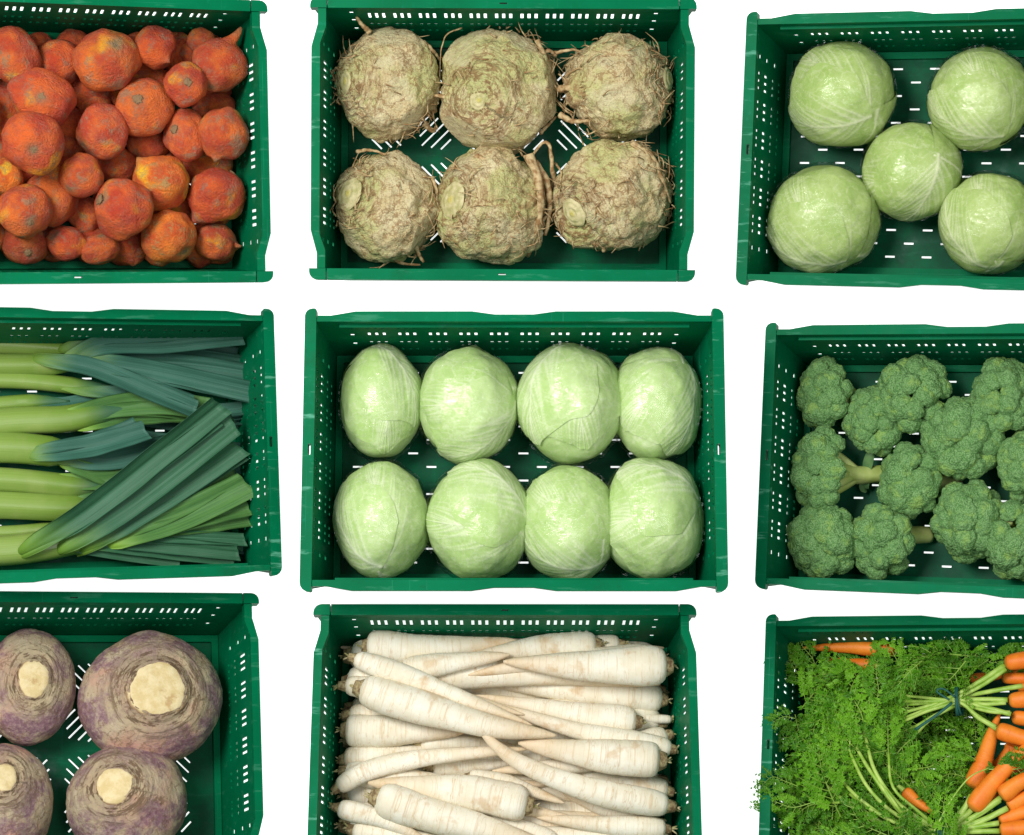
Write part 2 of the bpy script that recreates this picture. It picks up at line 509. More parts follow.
CRATE_LABEL = {
    'beet': 'green plastic crate with cut-off left end, heaped with orange beetroots',
    'cel': 'green plastic crate with corner ears holding six celeriac roots',
    'cab5': 'green plastic crate with scuffed rim holding round wrapped cabbages',
    'leek': 'green plastic crate filled with leeks lying lengthwise',
    'cab8': 'green plastic crate in the middle holding eight pale cabbages in two rows',
    'broc': 'green plastic crate filled with broccoli heads',
    'ruta': 'green plastic crate with slanted floor slits holding big purple swedes',
    'pars': 'green plastic crate filled with cream parsnips',
    'carr': 'green plastic crate overflowing with carrot greens and carrots',
}
KM = {k: crate_meshes(k) for k in 'AB'}
for c, (kind, _) in POSE.items():
    r = thing('crate', CRATE_LABEL[c], 'crate', CR[c], 'green crates laid out in a grid')
    for nm, me in KM[kind]:
        obj(nm, me, r)

# ------------------------------------------------------------------ white ground with an added glow: one sheet with a flat facet under every crate
def build_ground():
    xs = np.arange(-2.2, 2.2001, .02); ys = np.arange(-2.0, 2.0001, .02)
    X, Y = np.meshgrid(xs, ys, indexing='ij'); p = np.c_[X.ravel(), Y.ravel()]
    Z = np.zeros(len(p)); Wt = np.zeros(len(p))
    for c, (kind, _) in POSE.items():
        m = CR[c]; n = np.array(m.to_3x3().col[2][:]); o = np.array(m.to_translation()[:]) - n * .002
        z = o[2] - ((p - o[:2]) @ n[:2]) / n[2]
        inv = np.array(m.inverted()); q = np.c_[p, z, np.ones(len(p))] @ inv.T
        dx = np.abs(q[:, 0]) - (DIM[kind][0] / 2 - .025); dy = np.abs(q[:, 1]) - (DIM[kind][1] / 2 - .025)
        d = np.hypot(np.maximum(dx, 0), np.maximum(dy, 0)) + 1e-4
        w = 1 / d ** 3
        Z += w * z; Wt += w
    g = np.c_[p, Z / Wt].reshape(len(xs), len(ys), 3)
    tag(obj('white_ground', mk('white_ground', g.reshape(-1, 3), sheet(g), M_GLOW_GROUND)), kind='structure')
build_ground()
# ------------------------------------------------------------------ cabbages
def cabbage_mat(name, a, b, v):
    t = NT(name, .5, .3)
    ve = t.attr('vein'); big = t.noise(16, 3); fine = t.noise(160, 4, .6)
    c = t.mix(t.ramp(big, .32, .68), a, b)
    c = t.mix(t.ramp(fine, .35, .75, 0, .15), c, v)
    net = t.ramp(t.voro(120, 'DISTANCE_TO_EDGE'), .0, .10, .10, 0)
    c = t.mix(net, c, v)
    c = t.mix(t.ridge(t.noise(38, 3, .55), .03, .22), c, v)
    c = t.mix(t.math('MULTIPLY', ve, 1.0), c, v)
    t.color(c); t.bump(t.noise(90, 4, .6), .25, .002)
    t.b.inputs['Subsurface Weight'].default_value = 0.0
    return t.m
M_CAB = cabbage_mat('cabbage_leaf', (.34, .50, .12), (.42, .56, .18), (.74, .79, .52))
M_CABP = cabbage_mat('pale_cabbage_leaf', (.39, .58, .18), (.47, .64, .26), (.76, .82, .60))
def film_mat():
    m = bpy.data.materials.new('clear_film'); m.use_nodes = True; t = m.node_tree
    t.nodes.remove(t.nodes['Principled BSDF']); out = t.nodes['Material Output']
    tr = t.nodes.new('ShaderNodeBsdfTransparent'); gl = t.nodes.new('ShaderNodeBsdfGlossy'); gl.inputs['Roughness'].default_value = .12
    fr = t.nodes.new('ShaderNodeFresnel'); fr.inputs['IOR'].default_value = 1.22
    mx = t.nodes.new('ShaderNodeMixShader'); bp = t.nodes.new('ShaderNodeBump'); ns = t.nodes.new('ShaderNodeTexNoise')
    tc = t.nodes.new('ShaderNodeTexCoord'); mp = t.nodes.new('ShaderNodeMapping'); mp.inputs['Scale'].default_value = (1, 1.6, 1)
    ns.inputs['Scale'].default_value = 55; ns.inputs['Detail'].default_value = 5; ns.inputs['Distortion'].default_value = .8
    t.links.new(tc.outputs['Object'], mp.inputs[0]); t.links.new(mp.outputs[0], ns.inputs['Vector'])
    bp.inputs['Strength'].default_value = .5; bp.inputs['Distance'].default_value = .006
    t.links.new(ns.outputs['Fac'], bp.inputs['Height'])
    for x in (gl, fr): t.links.new(bp.outputs[0], x.inputs['Normal'])
    ml = t.nodes.new('ShaderNodeMath'); ml.operation = 'MULTIPLY_ADD'; ml.inputs[1].default_value = .35; ml.inputs[2].default_value = .035
    t.links.new(fr.outputs[0], ml.inputs[0]); t.links.new(ml.outputs[0], mx.inputs[0]); t.links.new(tr.outputs[0], mx.inputs[1]); t.links.new(gl.outputs[0], mx.inputs[2])
    t.links.new(mx.outputs[0], out.inputs['Surface'])
    return m
M_FILM = film_mat()

def veins(x, y, seed):
    """0..1 leaf vein mask in the leaf plane: midrib along +x and curved side veins"""
    rg = np.random.default_rng(seed); m = np.zeros(len(x))
    m = np.maximum(m, .9 * np.exp(-(y / (.012 + .03 * np.clip(1 - x / 2.4, .1, 1))) ** 2) * (x > -.1))
    k = 0
    for i in range(13):
        for sg in (-1, 1):
            x0 = .03 + .135 * i ** 1.02 + rg.uniform(-.03, .03); th = math.radians(rg.uniform(36, 50) - 1.2 * i) * sg
            L = 1.5 * rg.uniform(.8, 1.1); b = rg.uniform(-.05, .22) * sg
            tt = np.linspace(0, 1, 26)
            cx = x0 + L * tt * math.cos(th) + b * 0 ; cy = L * tt * math.sin(th) - b * tt ** 2 * L
            near = (x > x0 - .05) & (sg * y > -.02); idx = np.nonzero(near)[0]
            if not len(idx): continue
            d2 = (x[idx, None] - cx) ** 2 + (y[idx, None] - cy) ** 2
            j = d2.argmin(1); w = .030 * (1 - .55 * tt[j])
            val = (.8 - .45 * tt[j]) * np.exp(-d2[np.arange(len(idx)), j] / w ** 2)
            m[idx] = np.maximum(m[idx], val)
    return m

def cabbage(c, px, py, rxp, ryp, pole, label, mat, seed, film=True, flat=.92):
    p0 = at(c, px, py, .065); s = m_per_px(c, p0)
    rx, ry = rxp * s * .985, ryp * s * .965; rz = flat * (rx + ry) / 2 if abs(rx - ry) < .02 else .96 * rx + .02 * ry
    rz = min(rz, .082)
    ctr = inside(c, at(c, px, py, rz + .005), rx * .985, ry * .985)
    R = np.array([rx, ry, rz])
    root = thing('cabbage', label, 'cabbage', CR[c] @ Matrix.Translation(ctr), 'wrapped round cabbages' if film else 'pale cabbages in two rows')
    rg = np.random.default_rng(seed)
    def skin(d, lift=0.0, vn=0.0):
        """point of the head's surface in direction d"""
        r = 1 + .058 * fbm(d * 1.7 + seed * 3.1, 2, seed) + .014 * fbm(d * 6 + seed, 3, seed + 5) + lift + .014 * vn
        sq = (np.abs(d) ** 2.5).sum(1) ** (-1 / 2.5) ** 1.0 if False else 1
        return d * (r * sq)[:, None] * R if not isinstance(sq, int) else d * r[:, None] * R
    # heart of the head, showing the leaf under the outer ones
    V, Fc = ico(5)
    pz = nz(np.array(pole, float))
    def basis(axis, ang):
        a = nz(axis); h = np.array([0, 0, 1.0]) if abs(a[2]) < .8 else np.array([0, 1.0, 0])
        u = nz(np.cross(h, a)); w = np.cross(a, u)
        return a, math.cos(ang) * u + math.sin(ang) * w, -math.sin(ang) * u + math.cos(ang) * w
    up = np.array([0, 0, 1.0])
    mid0 = math.atan2(np.dot(up, basis(pz, 0)[2]), np.dot(up, basis(pz, 0)[1]))   # midrib direction that runs over the top
    a, u, w = basis(pz, mid0 + .35)
    rho = np.arccos(np.clip(V @ a, -1, 1)); ph = np.arctan2(V @ w, V @ u)
    vn = veins(rho * np.cos(ph), rho * np.sin(ph), seed + 1)
    obj('heart', mk('heart', skin(V, -.012, vn), Fc, mat, True, {'vein': vn}), root)
    for k, (da, wid, off, lft) in enumerate(((rg.uniform(-.25, .25), 1.18, 0.0, .016), (rg.choice([-1, 1]) * rg.uniform(.9, 1.25), 1.0, .10, .034), (rg.uniform(2.2, 3.6), 1.05, .12, .026))):
        a, u, w = basis(nz(pz + rg.normal(0, .05 + off, 3)), mid0 + da)
        n, m = (128, 130) if k == 0 else (84, 96)
        t, sg = np.meshgrid(np.linspace(0.0, 1, n), np.linspace(-1, 1, m), indexing='ij')
        Lf = 2.45 * rg.uniform(.92, 1.05) if k == 0 else 1.9 * rg.uniform(.9, 1.1)
        hw = wid * 1.35 * np.sin(np.pi * np.clip(.10 + .86 * t, 0, 1) ** .8) ** .62
        wob = 1 + .045 * np.sin(t * 8 + seed) + .012 * np.sin(t * 19 + seed * 2 + sg)
        x = t * Lf - .12; y = sg * hw * wob
        x = x + (.12 * (1 - sg ** 2) - .06) * t + .015 * np.sin(sg * 6 + seed)
        xf, yf = x.ravel(), y.ravel()
        r_ = np.hypot(xf, yf); f_ = np.arctan2(yf, xf)
        d = np.cos(r_)[:, None] * a + (np.sin(r_) * np.cos(f_))[:, None] * u + (np.sin(r_) * np.sin(f_))[:, None] * w
        vn = veins(xf, yf, seed * 7 + k)
        edge = np.maximum(np.abs(sg).ravel(), t.ravel()) ** 8
        lift = lft + .012 * edge * (.4 + .9 * noise(np.c_[xf * 3, yf * 3, np.full(len(xf), seed + .5)], seed))
        pnt = skin(d, lift, vn).reshape(n, m, 3)
        q = sheet(pnt)
        # the skin below stays whole: leaves are sheets a few millimetres over it
        obj('leaf', mk('leaf', pnt.reshape(-1, 3), q[:, ::-1], mat, True, {'vein': vn}), root)
    V, Fc = ico(5)
    wr = .006 * np.abs(fbm(V * np.array([5, 5, 9]) + seed, 4, seed + 3)) + .010 * np.clip(fbm(V * 2.2 + seed, 3, seed + 9), 0, 1)
    low = sstep(-.1, -.6, V[:, 1]) * sstep(-.2, .25, V[:, 2] * -1 + .1)
    obj('plastic_film', mk('plastic_film', skin(V, .050 + wr + .02 * low * np.abs(np.sin(16 * np.arctan2(V[:, 0], V[:, 2]) + seed)), 0), Fc, M_FILM, True), root)
    return root

for k, (px, py, r, pole, lab) in enumerate([
    (841, 93, 53, (.55, -.35, .5), 'round cabbage in clear film in the far left corner of its crate'),
    (980, 99, 51, (.35, -.75, .35), 'round wrapped cabbage at the far wall, second from the left'),
    (911, 171, 49, (.6, .1, .62), 'smallest round wrapped cabbage, in the middle between the four others'),
    (822, 219, 55, (.4, -.85, .15), 'largest round wrapped cabbage, crinkled film, in the near left corner'),
    (991, 223, 50, (.15, -.8, .45), 'round wrapped cabbage by the near rim with a leaf edge on its right'),
    (1082, 165, 50, (-.3, .4, .8), 'round wrapped cabbage at the right end of the cabbage crate'),
]):
    cabbage('cab5', px, py, r, r * 1.01, pole, lab, M_CAB, 11 + k)
for k, (px, py, rx, ry, pole, lab) in enumerate([
    (381, 403, 42, 59, (.1, .85, .35), 'narrow pale cabbage, first from the left in the far row'),
    (468, 405, 50, 59, (.92, .05, .30), 'pale cabbage with veins fanning from its right side, second in the far row'),
    (571, 404, 54, 61, (-.1, .9, .30), 'broad pale cabbage with upright veins, third from the left in the far row'),
    (656, 405, 46, 58, (.62, .6, .3), 'pale cabbage in the far right corner of the eight'),
    (382, 520, 48, 59, (.1, -.75, .5), 'pale cabbage in the near left corner with folds on its lower side'),
    (479, 521, 52, 61, (.85, -.05, .40), 'pale cabbage second from the left in the near row'),
    (569, 523, 50, 60, (.65, -.6, .42), 'pale cabbage third from the left in the near row'),
    (660, 521, 52, 63, (.85, .25, .42), 'largest pale cabbage with creased right side, in the near right corner'),
]):
    cabbage('cab8', px, py, rx, ry, pole, lab, M_CABP, 41 + k, film=False)

# ------------------------------------------------------------------ beetroots
def beet_mat():
    t = NT('beetroot_skin', .55, .35)
    n1 = t.noise(1.1, 3); n2 = t.noise(1.9, 4, .6); n3 = t.noise(3.2, 7, .72); n4 = t.noise(11, 4, .75)
    yv = t.noise(.75, 2)
    c = t.mix(t.ramp(n1, .35, .65), (.52, .064, .025), (.78, .165, .030))
    c = t.mix(t.ramp(yv, .56, .72), c, (.95, .46, .020))
    c = t.mix(t.ramp(n2, .48, .70, 0, .6), c, (.42, .085, .05))
    c = t.mix(t.ramp(n3, .53, .70, 0, .5), c, (.40, .20, .11))
    c = t.mix(t.ramp(n4, .55, .74, 0, .5), c, (.62, .34, .19))
    c = t.mix(t.ramp(t.noise(1.5, 6, .75), .52, .64, 0, .75), c, (.34, .22, .13))
    c = t.mix(t.ridge(t.noise(6, 3, .6), .03, .3), c, (.24, .10, .05))
    c = t.mix(t.ramp(t.noise(9, 3, .6), .66, .72, 0, .6), c, (.17, .09, .05))
    cr = t.attr('crown')
    c = t.mix(t.math('MULTIPLY', cr, .9), c, (.26, .20, .11))
    tint = t.tint()
    c = t.mix(.55, c, t.mix(1.0, c, tint, 'MULTIPLY'))
    t.color(c); t.bump(t.math('ADD', n3, n4), .55, .05)
    return t.m
M_BEET = beet_mat()
M_SCAR = NT('beetroot_scar', .8, .2).m
_t = NT('beetroot_scar_wood', .8, .2); _t.color(_t.mix(_t.noise(220, 4), (.13, .08, .04), (.30, .19, .10))); M_SCAR = _t.m
def beet_mesh(seed):
    rg = np.random.default_rng(seed); V, Fc = ico(4)
    z = V[:, 2]; th = np.arccos(np.clip(z, -1, 1))
    r = 1 + .17 * fbm(V * 1.1 + seed, 2, seed) + .045 * fbm(V * 4.5 + seed, 3, seed + 1) + .007 * fbm(V * 16, 2, seed + 2)
    r *= 1 + .05 * np.exp(-((th - np.pi) / .5) ** 2)
    tl = np.exp(-((np.pi - th) / .16) ** 2) * rg.uniform(.10, .30)
    p = V * r[:, None]; p[:, 2] -= tl; p[:, 2] *= rg.uniform(.88, 1.02)
    crown = np.exp(-(th / .22) ** 2) + .5 * np.exp(-((th - np.pi) / .2) ** 2)
    p[:, 2] -= .06 * np.exp(-(th / .2) ** 2)
    return mk('beetroot_body', p, Fc, M_BEET, True, {'crown': np.clip(crown, 0, 1)})
BEET = [beet_mesh(100 + k) for k in range(9)]
def scar_mesh(seed):
    V, Fc = ico(4); r = .155 * (1 + .7 * fbm(V * 2.5 + seed, 4, seed)); p = V * r[:, None] * np.array([1, 1, .3]); p[:, 2] += .872
    return mk('crown_scar', p, Fc, M_SCAR)
SCAR = [scar_mesh(k) for k in range(3)]
def tail_mesh():
    path = spline([(0, 0, -.8), (.02, 0, -1.05), (.09, .03, -1.35), (.10, .05, -1.62)], 14)
    v, q, tr, la, wa = tube(path, np.interp(np.linspace(0, 1, 14), [0, .35, .9, 1], [.42, .20, .09, .05]), 12)
    return mk('root_tail', v, [q, tr], M_BEET, True, {'crown': np.clip(la * 1.2 - .5, 0, .6)})
TAIL = tail_mesh()
Z3 = 1 / 2.783
TONE = {'o': ((1, 1, 1), 'orange'), 'y': ((1.35, 1.75, .9), 'yellow-orange'), 'r': ((1.0, .72, .85), 'brick red'), 'd': ((.72, .85, 1.0), 'dusty brown'), 'l': ((1.15, 1.15, 1.3), 'pale orange')}
BEETS = [  # x, y, half width, half height (enlargement pixels), layer, tone, crown direction (x, y in the picture, up), tail
    (485, 112, 26, 30, 0, 'd', (0, 1, .3), 0), (522, 148, 32, 34, 0, 'o', (0, 1, 0), 0), (420, 214, 45, 34, 0, 'd', (1, 0, 0), 0),
    (262, 290, 52, 46, 0, 'o', (1, 0, 0), 0), (603, 300, 55, 46, 0, 'l', (1, 0, .2), 0), (190, 405, 44, 46, 0, 'd', (1, 0, 0), 0),
    (410, 405, 58, 52, 0, 'o', (0, -1, .2), 0), (566, 450, 52, 48, 0, 'y', (0, -1, 0), 0), (330, 458, 52, 52, 0, 'o', (0, -1, 0), 0),
    (10, 305, 48, 68, 0, 'r', (0, -1, 0), 0), (240, 598, 50, 58, 0, 'l', (0, 1, 0), 0), (368, 690, 50, 42, 0, 'd', (0, 1, 0), 0),
    (15, 420, 50, 50, 0, 'd', (0, 1, 0), 0), (590, 590, 55, 50, 0, 'd', (0, 1, 0), 0), (370, 150, 50, 50, 0, 'd', (0, 1, 0), 0), (560, 95, 40, 40, 0, 'd', (0, 1, 0), 0),
    (165, 170, 62, 70, 1, 'r', (.8, -.6, .3), 0), (20, 495, 42, 54, 1, 'y', (0, 1, 0), 0), (145, 548, 78, 88, 1, 'o', (1, 0, -.2), 0),
    (185, 675, 62, 48, 1, 'r', (-.6, .3, .4), 1), (280, 690, 60, 40, 1, 'o', (0, .8, .5), 0), (65, 680, 68, 52, 1, 'd', (.2, -.5, .8), 0), (600, 675, 60, 52, 1, 'o', (-1, .2, 0), 2),
    (-20, 655, 36, 45, 1, 'o', (0, 1, 0), 0),
    (45, 160, 68, 84, 2, 'o', (1, .4, -.3), 0), (295, 172, 90, 92, 2, 'o', (.25, .45, .9), 0), (433, 133, 59, 59, 2, 'r', (-.4, .6, -.6), 0),
    (628, 185, 76, 80, 2, 'o', (-.30, -.75, .35), 3), (515, 235, 58, 67, 2, 'r', (0, 0, 1), 0), (120, 277, 96, 78, 2, 'r', (-.15, -.05, 1), 0),
    (398, 298, 82, 78, 2, 'o', (-.3, .2, .9), 0), (88, 395, 84, 90, 2, 'r', (0, -.35, .9), 0), (285, 365, 75, 73, 2, 'l', (-.8, -.6, .2), 0),
    (515, 375, 60, 73, 2, 'l', (-.6, .2, .6), 0), (640, 375, 66, 80, 2, 'o', (.3, .8, -.2), 0), (228, 487, 62, 59, 2, 'o', (-.5, -.5, .3), 0),
    (450, 510, 83, 82, 2, 'y', (.6, -.6, -.2), 0), (616, 540, 80, 86, 2, 'r', (.6, .7, .1), 0), (65, 590, 80, 73, 2, 'o', (.2, -.5, .9), 0),
    (342, 578, 86, 88, 2, 'r', (-.7, .2, .3), 0), (470, 656, 83, 70, 2, 'y', (.5, -.6, .5), 0),
    (-120, 150, 80, 80, 2, 'o', (0, .5, .8), 0), (-90, 300, 80, 75, 2, 'r', (.4, .5, .8), 0), (-120, 450, 75, 80, 2, 'o', (0, -.5, .8), 0), (-90, 600, 80, 75, 2, 'y', (.3, .5, .8), 0),
    (-200, 560, 70, 70, 1, 'r', (0, .5, .8), 0), (-210, 250, 75, 75, 1, 'o', (.2, .5, .8), 0), (-220, 400, 70, 70, 1, 'd', (0, .5, .8), 0), (-210, 120, 70, 70, 1, 'r', (0, .5, .8), 0),
]
def fill_under():
    """the buried layer that carries the pile"""
    for i in range(9):
        for j in range(6):
            yield (-200 + i * 100 + (j % 2) * 50, 140 + j * 108)
def drop(c, items, keep=.86, zmax=.155):
    """lift each ball along its line of sight until it lies on those below"""
    placed = []
    for px, py, rp, z in items:
        while True:
            p = at(c, px, py, z); r = rp * m_per_px(c, p); p = inside(c, p, r * .97, r * .97)
            if z >= r + .005 and all(np.linalg.norm(p - q) > keep * (r + s) for q, s in placed) or z > zmax: break
            z += .003
        placed.append((p, r))
    return placed
def aim(d, spin=0.0):
    """rotation that takes +z to d"""
    return Vector(d).normalized().to_track_quat('Z', 'Y').to_matrix().to_4x4() @ Matrix.Rotation(spin, 4, 'Z')
def build_beets():
    pl = drop('beet', [(x * Z3, y * Z3, (a + b) / 2 * Z3, (.045, .075, .10)[l]) for x, y, a, b, l, *_ in BEETS])
    rows = {}
    for i, b in enumerate(BEETS): rows.setdefault(min(5, max(0, int((b[1] - 70) / 112))), []).append(i)
    rn = ['back', 'second', 'third', 'fourth', 'fifth', 'front']
    for rk, ids in rows.items():
        for o_, i in enumerate(sorted(ids, key=lambda i: -BEETS[i][0])):
            x, y, a, b, lay, tone, d, tail = BEETS[i]; (p, r) = pl[i]
            size = 'large' if a + b > 158 else 'small' if a + b < 112 else 'middling'
            what = {0: 'half buried', 1: 'partly covered', 2: 'lying on top'}[lay]
            extra = ' with a long pointed root' if tail == 3 else ' with a stubby root' if tail else ''
            lab = f'{size} {TONE[tone][1]} beetroot{extra}, {what}, {ORD[o_]} from right, {rn[rk]} row'
            s = (a - b) / (a + b)
            spin = random.uniform(0, 6.28)
            root = thing('beetroot', lab, 'beetroot', CR['beet'] @ Matrix.Translation(p), 'beetroots heaped in the crate')
            col = (*TONE[tone][0], 1)
            M = Matrix.Diagonal((r * (1 + s), r * (1 - s), r * .97, 1)) @ aim(d, spin)
            bo = obj('body', BEET[i % 9], root); bo.matrix_local = M; bo.color = col
            if lay == 2 or tail == 0: q = obj('crown_scar', SCAR[i % 3], root); q.matrix_local = M
            if tail:
                q = obj('root_tail', TAIL, root); q.color = col
                dd = {1: (-.9, -.2, .1), 2: (-1, .1, -.3), 3: (-.42, -.80, -.15)}[tail]
                k = r * (1.0 if tail == 3 else .8)
                q.matrix_local = aim(dd) @ Matrix.Diagonal((k, k, k, 1))
    for i, (x, y) in enumerate(fill_under()):
        r = .030 + .004 * math.sin(i * 5.1); p = inside('beet', at('beet', x * Z3, y * Z3, r + .004), r, r)
        root = thing('beetroot', f'beetroot at the bottom of the heap, {ORD[i % 6]} from the back, {ORD[8 - i // 6]} line from right', 'beetroot', CR['beet'] @ Matrix.Translation(p), 'beetroots heaped in the crate')
        bo = obj('body', BEET[i % 9], root); bo.matrix_local = aim((math.sin(i * 3.3), math.cos(i * 2.1), math.sin(i)), i) @ Matrix.Diagonal((r, r, r, 1)); bo.color = (.9, .75, .85, 1)
build_beets()
# ------------------------------------------------------------------ celeriac
def celeriac_mat():
    t = NT('celeriac_skin', .75, .25)
    n1 = t.noise(26, 4, .6); n2 = t.noise(70, 6, .7); n3 = t.noise(230, 5, .75); g = t.noise(14, 3)
    polar = t.attr('polar'); crw = t.attr('crown')
    rings = t.noise(1, 4, .65, t.comb(t.math('MULTIPLY', polar, 17), t.math('MULTIPLY', t.attr('turn'), 2.2), t.attr('vid')))
    c = t.mix(t.ramp(n1, .3, .7), (.70, .57, .29), (.82, .73, .44))
    c = t.mix(t.ramp(g, .44, .60, 0, .8), c, (.60, .62, .24))
    c = t.mix(t.ramp(n3, .50, .72, 0, .65), c, (.74, .64, .40))
    c = t.mix(t.ridge(t.noise(30, 4, .6), .030, .65), c, (.32, .17, .07))
    c = t.mix(t.ridge(t.noise(75, 4, .65), .03, .55), c, (.38, .21, .09))
    c = t.mix(t.math('MULTIPLY', t.ramp(rings, .48, .60), t.math('MULTIPLY', crw, .8)), c, (.27, .14, .055))
    c = t.mix(t.math('MULTIPLY', t.ramp(rings, .38, .46, 1, 0), t.math('MULTIPLY', crw, .6)), c, (.55, .60, .22))
    c = t.mix(t.ramp(t.math('ADD', t.attr('soil'), t.math('MULTIPLY', t.math('SUBTRACT', n2, .5), 1.6)), .50, .90, 0, .8), c, (.36, .20, .085))
    c = t.mix(t.ramp(n2, .64, .74, 0, .5), c, (.40, .24, .11))
    c = t.mix(t.math('MULTIPLY', t.attr('facet'), t.ramp(n2, .35, .6, .8, .25)), c, (.74, .68, .40))
    t.color(c); t.bump(t.math('ADD', n2, t.math('ADD', t.math('MULTIPLY', n3, .6), t.math('MULTIPLY', rings, t.math('MULTIPLY', crw, 1.2)))), 1.0, .007)
    return t.m
M_CEL = celeriac_mat()
_t = NT('root_fibre', .75, .2); _n = _t.noise(120, 4)
_t.color(_t.mix(_t.ramp(_n, .35, .65), (.27, .15, .06), (.55, .43, .23))); M_FIB = _t.m
_t = NT('celeriac_cut', .6, .25); _n = _t.noise(90, 5, .7)
_t.color(_t.mix(_t.ramp(_t.attr('rad'), .0, .35), (.50, .44, .10), _t.mix(_t.ramp(_n, .35, .65), (.38, .36, .15), (.58, .52, .29)))); _t.bump(_n, .4, .003); M_CUT = _t.m

def celeriac(px, py, rxp, ryp, crown, soil_dir, roots, label, seed, disc=.26, fibres=80):
    c = 'cel'; p0 = at(c, px, py, .07); s = m_per_px(c, p0)
    R = np.array([rxp * s, ryp * s, .076]) * 1.02
    ctr = inside(c, at(c, px, py, R[2] + .004), R[0] * .96, R[1] * .96, R[2])
    root = thing('celeriac', label, 'celeriac', CR[c] @ Matrix.Translation(ctr), 'celeriac roots in two rows of three')
    V, Fc = ico(6); a = nz(crown); sd = nz(soil_dir); rg = np.random.default_rng(seed)
    th = np.arccos(np.clip(V @ a, -1, 1))
    f1, f2 = cells(V * 3.3 + seed, seed)
    r = .98 + .15 * fbm(V * 1.5 + seed, 2, seed) + .10 * (0.5 - f1) + .040 * fbm(V * 7 + seed, 4, seed + 2, .65)
    ring = sstep(1.2, .3, th)
    wav = th + .07 * fbm(V * 3.5 + seed, 3, seed + 8)
    r += .018 * ring * np.sin(wav * 46) - .035 * np.exp(-((th - disc * 1.12) / .09) ** 2)          # leaf-scar rings round the crown
    so = np.clip(V @ sd, 0, 1) ** 2
    g1, g2 = cells(V * np.array([7, 7, 7]) + 3 * seed, seed + 4)
    r += so * (.10 * (.45 - g1) + .03 * fbm(V * 14, 3, seed)) * 1.1
    fl = a * np.cos(disc) * 1.0
    P = V * r[:, None]
    facet = np.zeros(len(V))                                   # flat places where roots and skin were trimmed away
    for k in range(7):
        nn = nz(rg.normal(0, 1, 3) + np.array([0, 0, .8])); lim = rg.uniform(.93, .965)
        hh = P @ nn; o_ = hh > lim; P[o_] -= ((hh[o_] - lim) * .85)[:, None] * nn; facet[o_] = np.maximum(facet[o_], sstep(0, .03, hh[o_] - lim))
    h = P @ a; cut = np.cos(disc) * .985
    over = h > cut; P[over] -= ((h[over] - cut) * .93)[:, None] * a
    crownm = sstep(disc * 1.1, disc * .85, th)
    obj('body', mk('body', P * R, Fc, M_CEL, True, {'facet': facet, 'crown': sstep(1.25, .35, th), 'soil': so * .8, 'polar': th, 'turn': np.arctan2(V @ np.cross(a, nz(np.cross(a, [0.3, .5, .8]))), V @ nz(np.cross(a, [0.3, .5, .8]))), 'vid': np.full(len(V), seed * 1.3)}), root)
    # pale cut where the leaves were
    u = nz(np.cross(a, [0.3, .5, .8])); w = np.cross(a, u)
    n, m = 14, 40; rr, an = np.meshgrid(np.linspace(0, 1, n), np.linspace(0, 2 * np.pi, m), indexing='ij')
    ra = rr * np.sin(disc) * .92 * (1 + .07 * np.sin(2 * an + seed) + .03 * np.sin(7 * an))
    hgt = cut + .022 - .05 * rr ** 4 + .008 * np.sin(rr * 16)
    Q = hgt[..., None] * a + (ra * np.cos(an))[..., None] * u + (ra * np.sin(an))[..., None] * w
    obj('leaf_cut', mk('leaf_cut', (Q * R).reshape(-1, 3), sheet(Q), M_CUT, True, {'rad': rr.ravel()}), root)
    for pts, rad in roots:
        q = np.array([((x - px) * s, -(y - py) * s, z) for x, y, z in pts])
        path = spline(q, 22); path = path + .0012 * np.stack([noise(path * 90 + k * 9.1, seed) for k in range(3)], 1)
        tt = np.linspace(0, 1, 22)
        v, qd, tr, la, wa = tube(path, rad * (1 - .55 * tt) * (1 + .12 * np.sin(tt * 30)), 8)
        obj('root', mk('root', v, [qd, tr], M_FIB), root)
    # fine rootlets and torn leaf bases, too many to count
    mb = MB()
    for k in range(fibres):
        d = nz(rg.normal(0, 1, 3) * .75 + (sd if k % 3 else a) * 1.0)
        if k % 3 == 0:
            d = nz(a + nz(np.cross(a, rg.normal(0, 1, 3))) * rg.uniform(.45, .9))
        if d[2] < -.35: continue
        tg_ = nz(np.cross(d, rg.normal(0, 1, 3)))
        b = d * R * .98; L = rg.uniform(.008, .030)
        path = spline([b, b + d * L * .25 + tg_ * L * .5, b + d * L * rg.uniform(.1, .5) + tg_ * L + nz(rg.normal(0, 1, 3)) * L * .3], 7)
        v, qd, tr, la, wa = tube(path, np.linspace(rg.uniform(.0008, .0017), .0003, 7), 5); mb.add(v, qd, tr)
    tag(obj('rootlets', mb.mesh('rootlets', M_FIB), root), kind='stuff')

celeriac(388, 82, 53, 55, (-.75, -.05, .62), (.7, -.6, -.1), [([(372, 36, .045), (364, 30, .056), (360, 24, .06)], .0045), ([(424, 120, .0), (432, 128, -.01), (436, 122, -.02)], .005), ([(424, 44, .03), (434, 52, .02), (440, 58, .0)], .0035)],
         'celeriac in the far left corner with its cut leaf base facing left', 3, .30)
celeriac(498, 87, 59, 61, (-.30, -.28, .90), (.8, .5, .1), [([(462, 28, .02), (446, 38, .03), (441, 62, .02), (441, 80, .01)], .0012), ([(536, 42, .045), (545, 60, .035), (553, 80, .01)], .004), ([(538, 55, .03), (548, 52, .03), (556, 55, .02)], .004), ([(446, 97, .03), (438, 96, .03), (434, 97, .02)], .0035), ([(540, 130, .01), (548, 122, .0), (556, 112, -.01)], .003)],
         'tall celeriac with a ringed round leaf scar on top, in the far row middle', 5, .19)
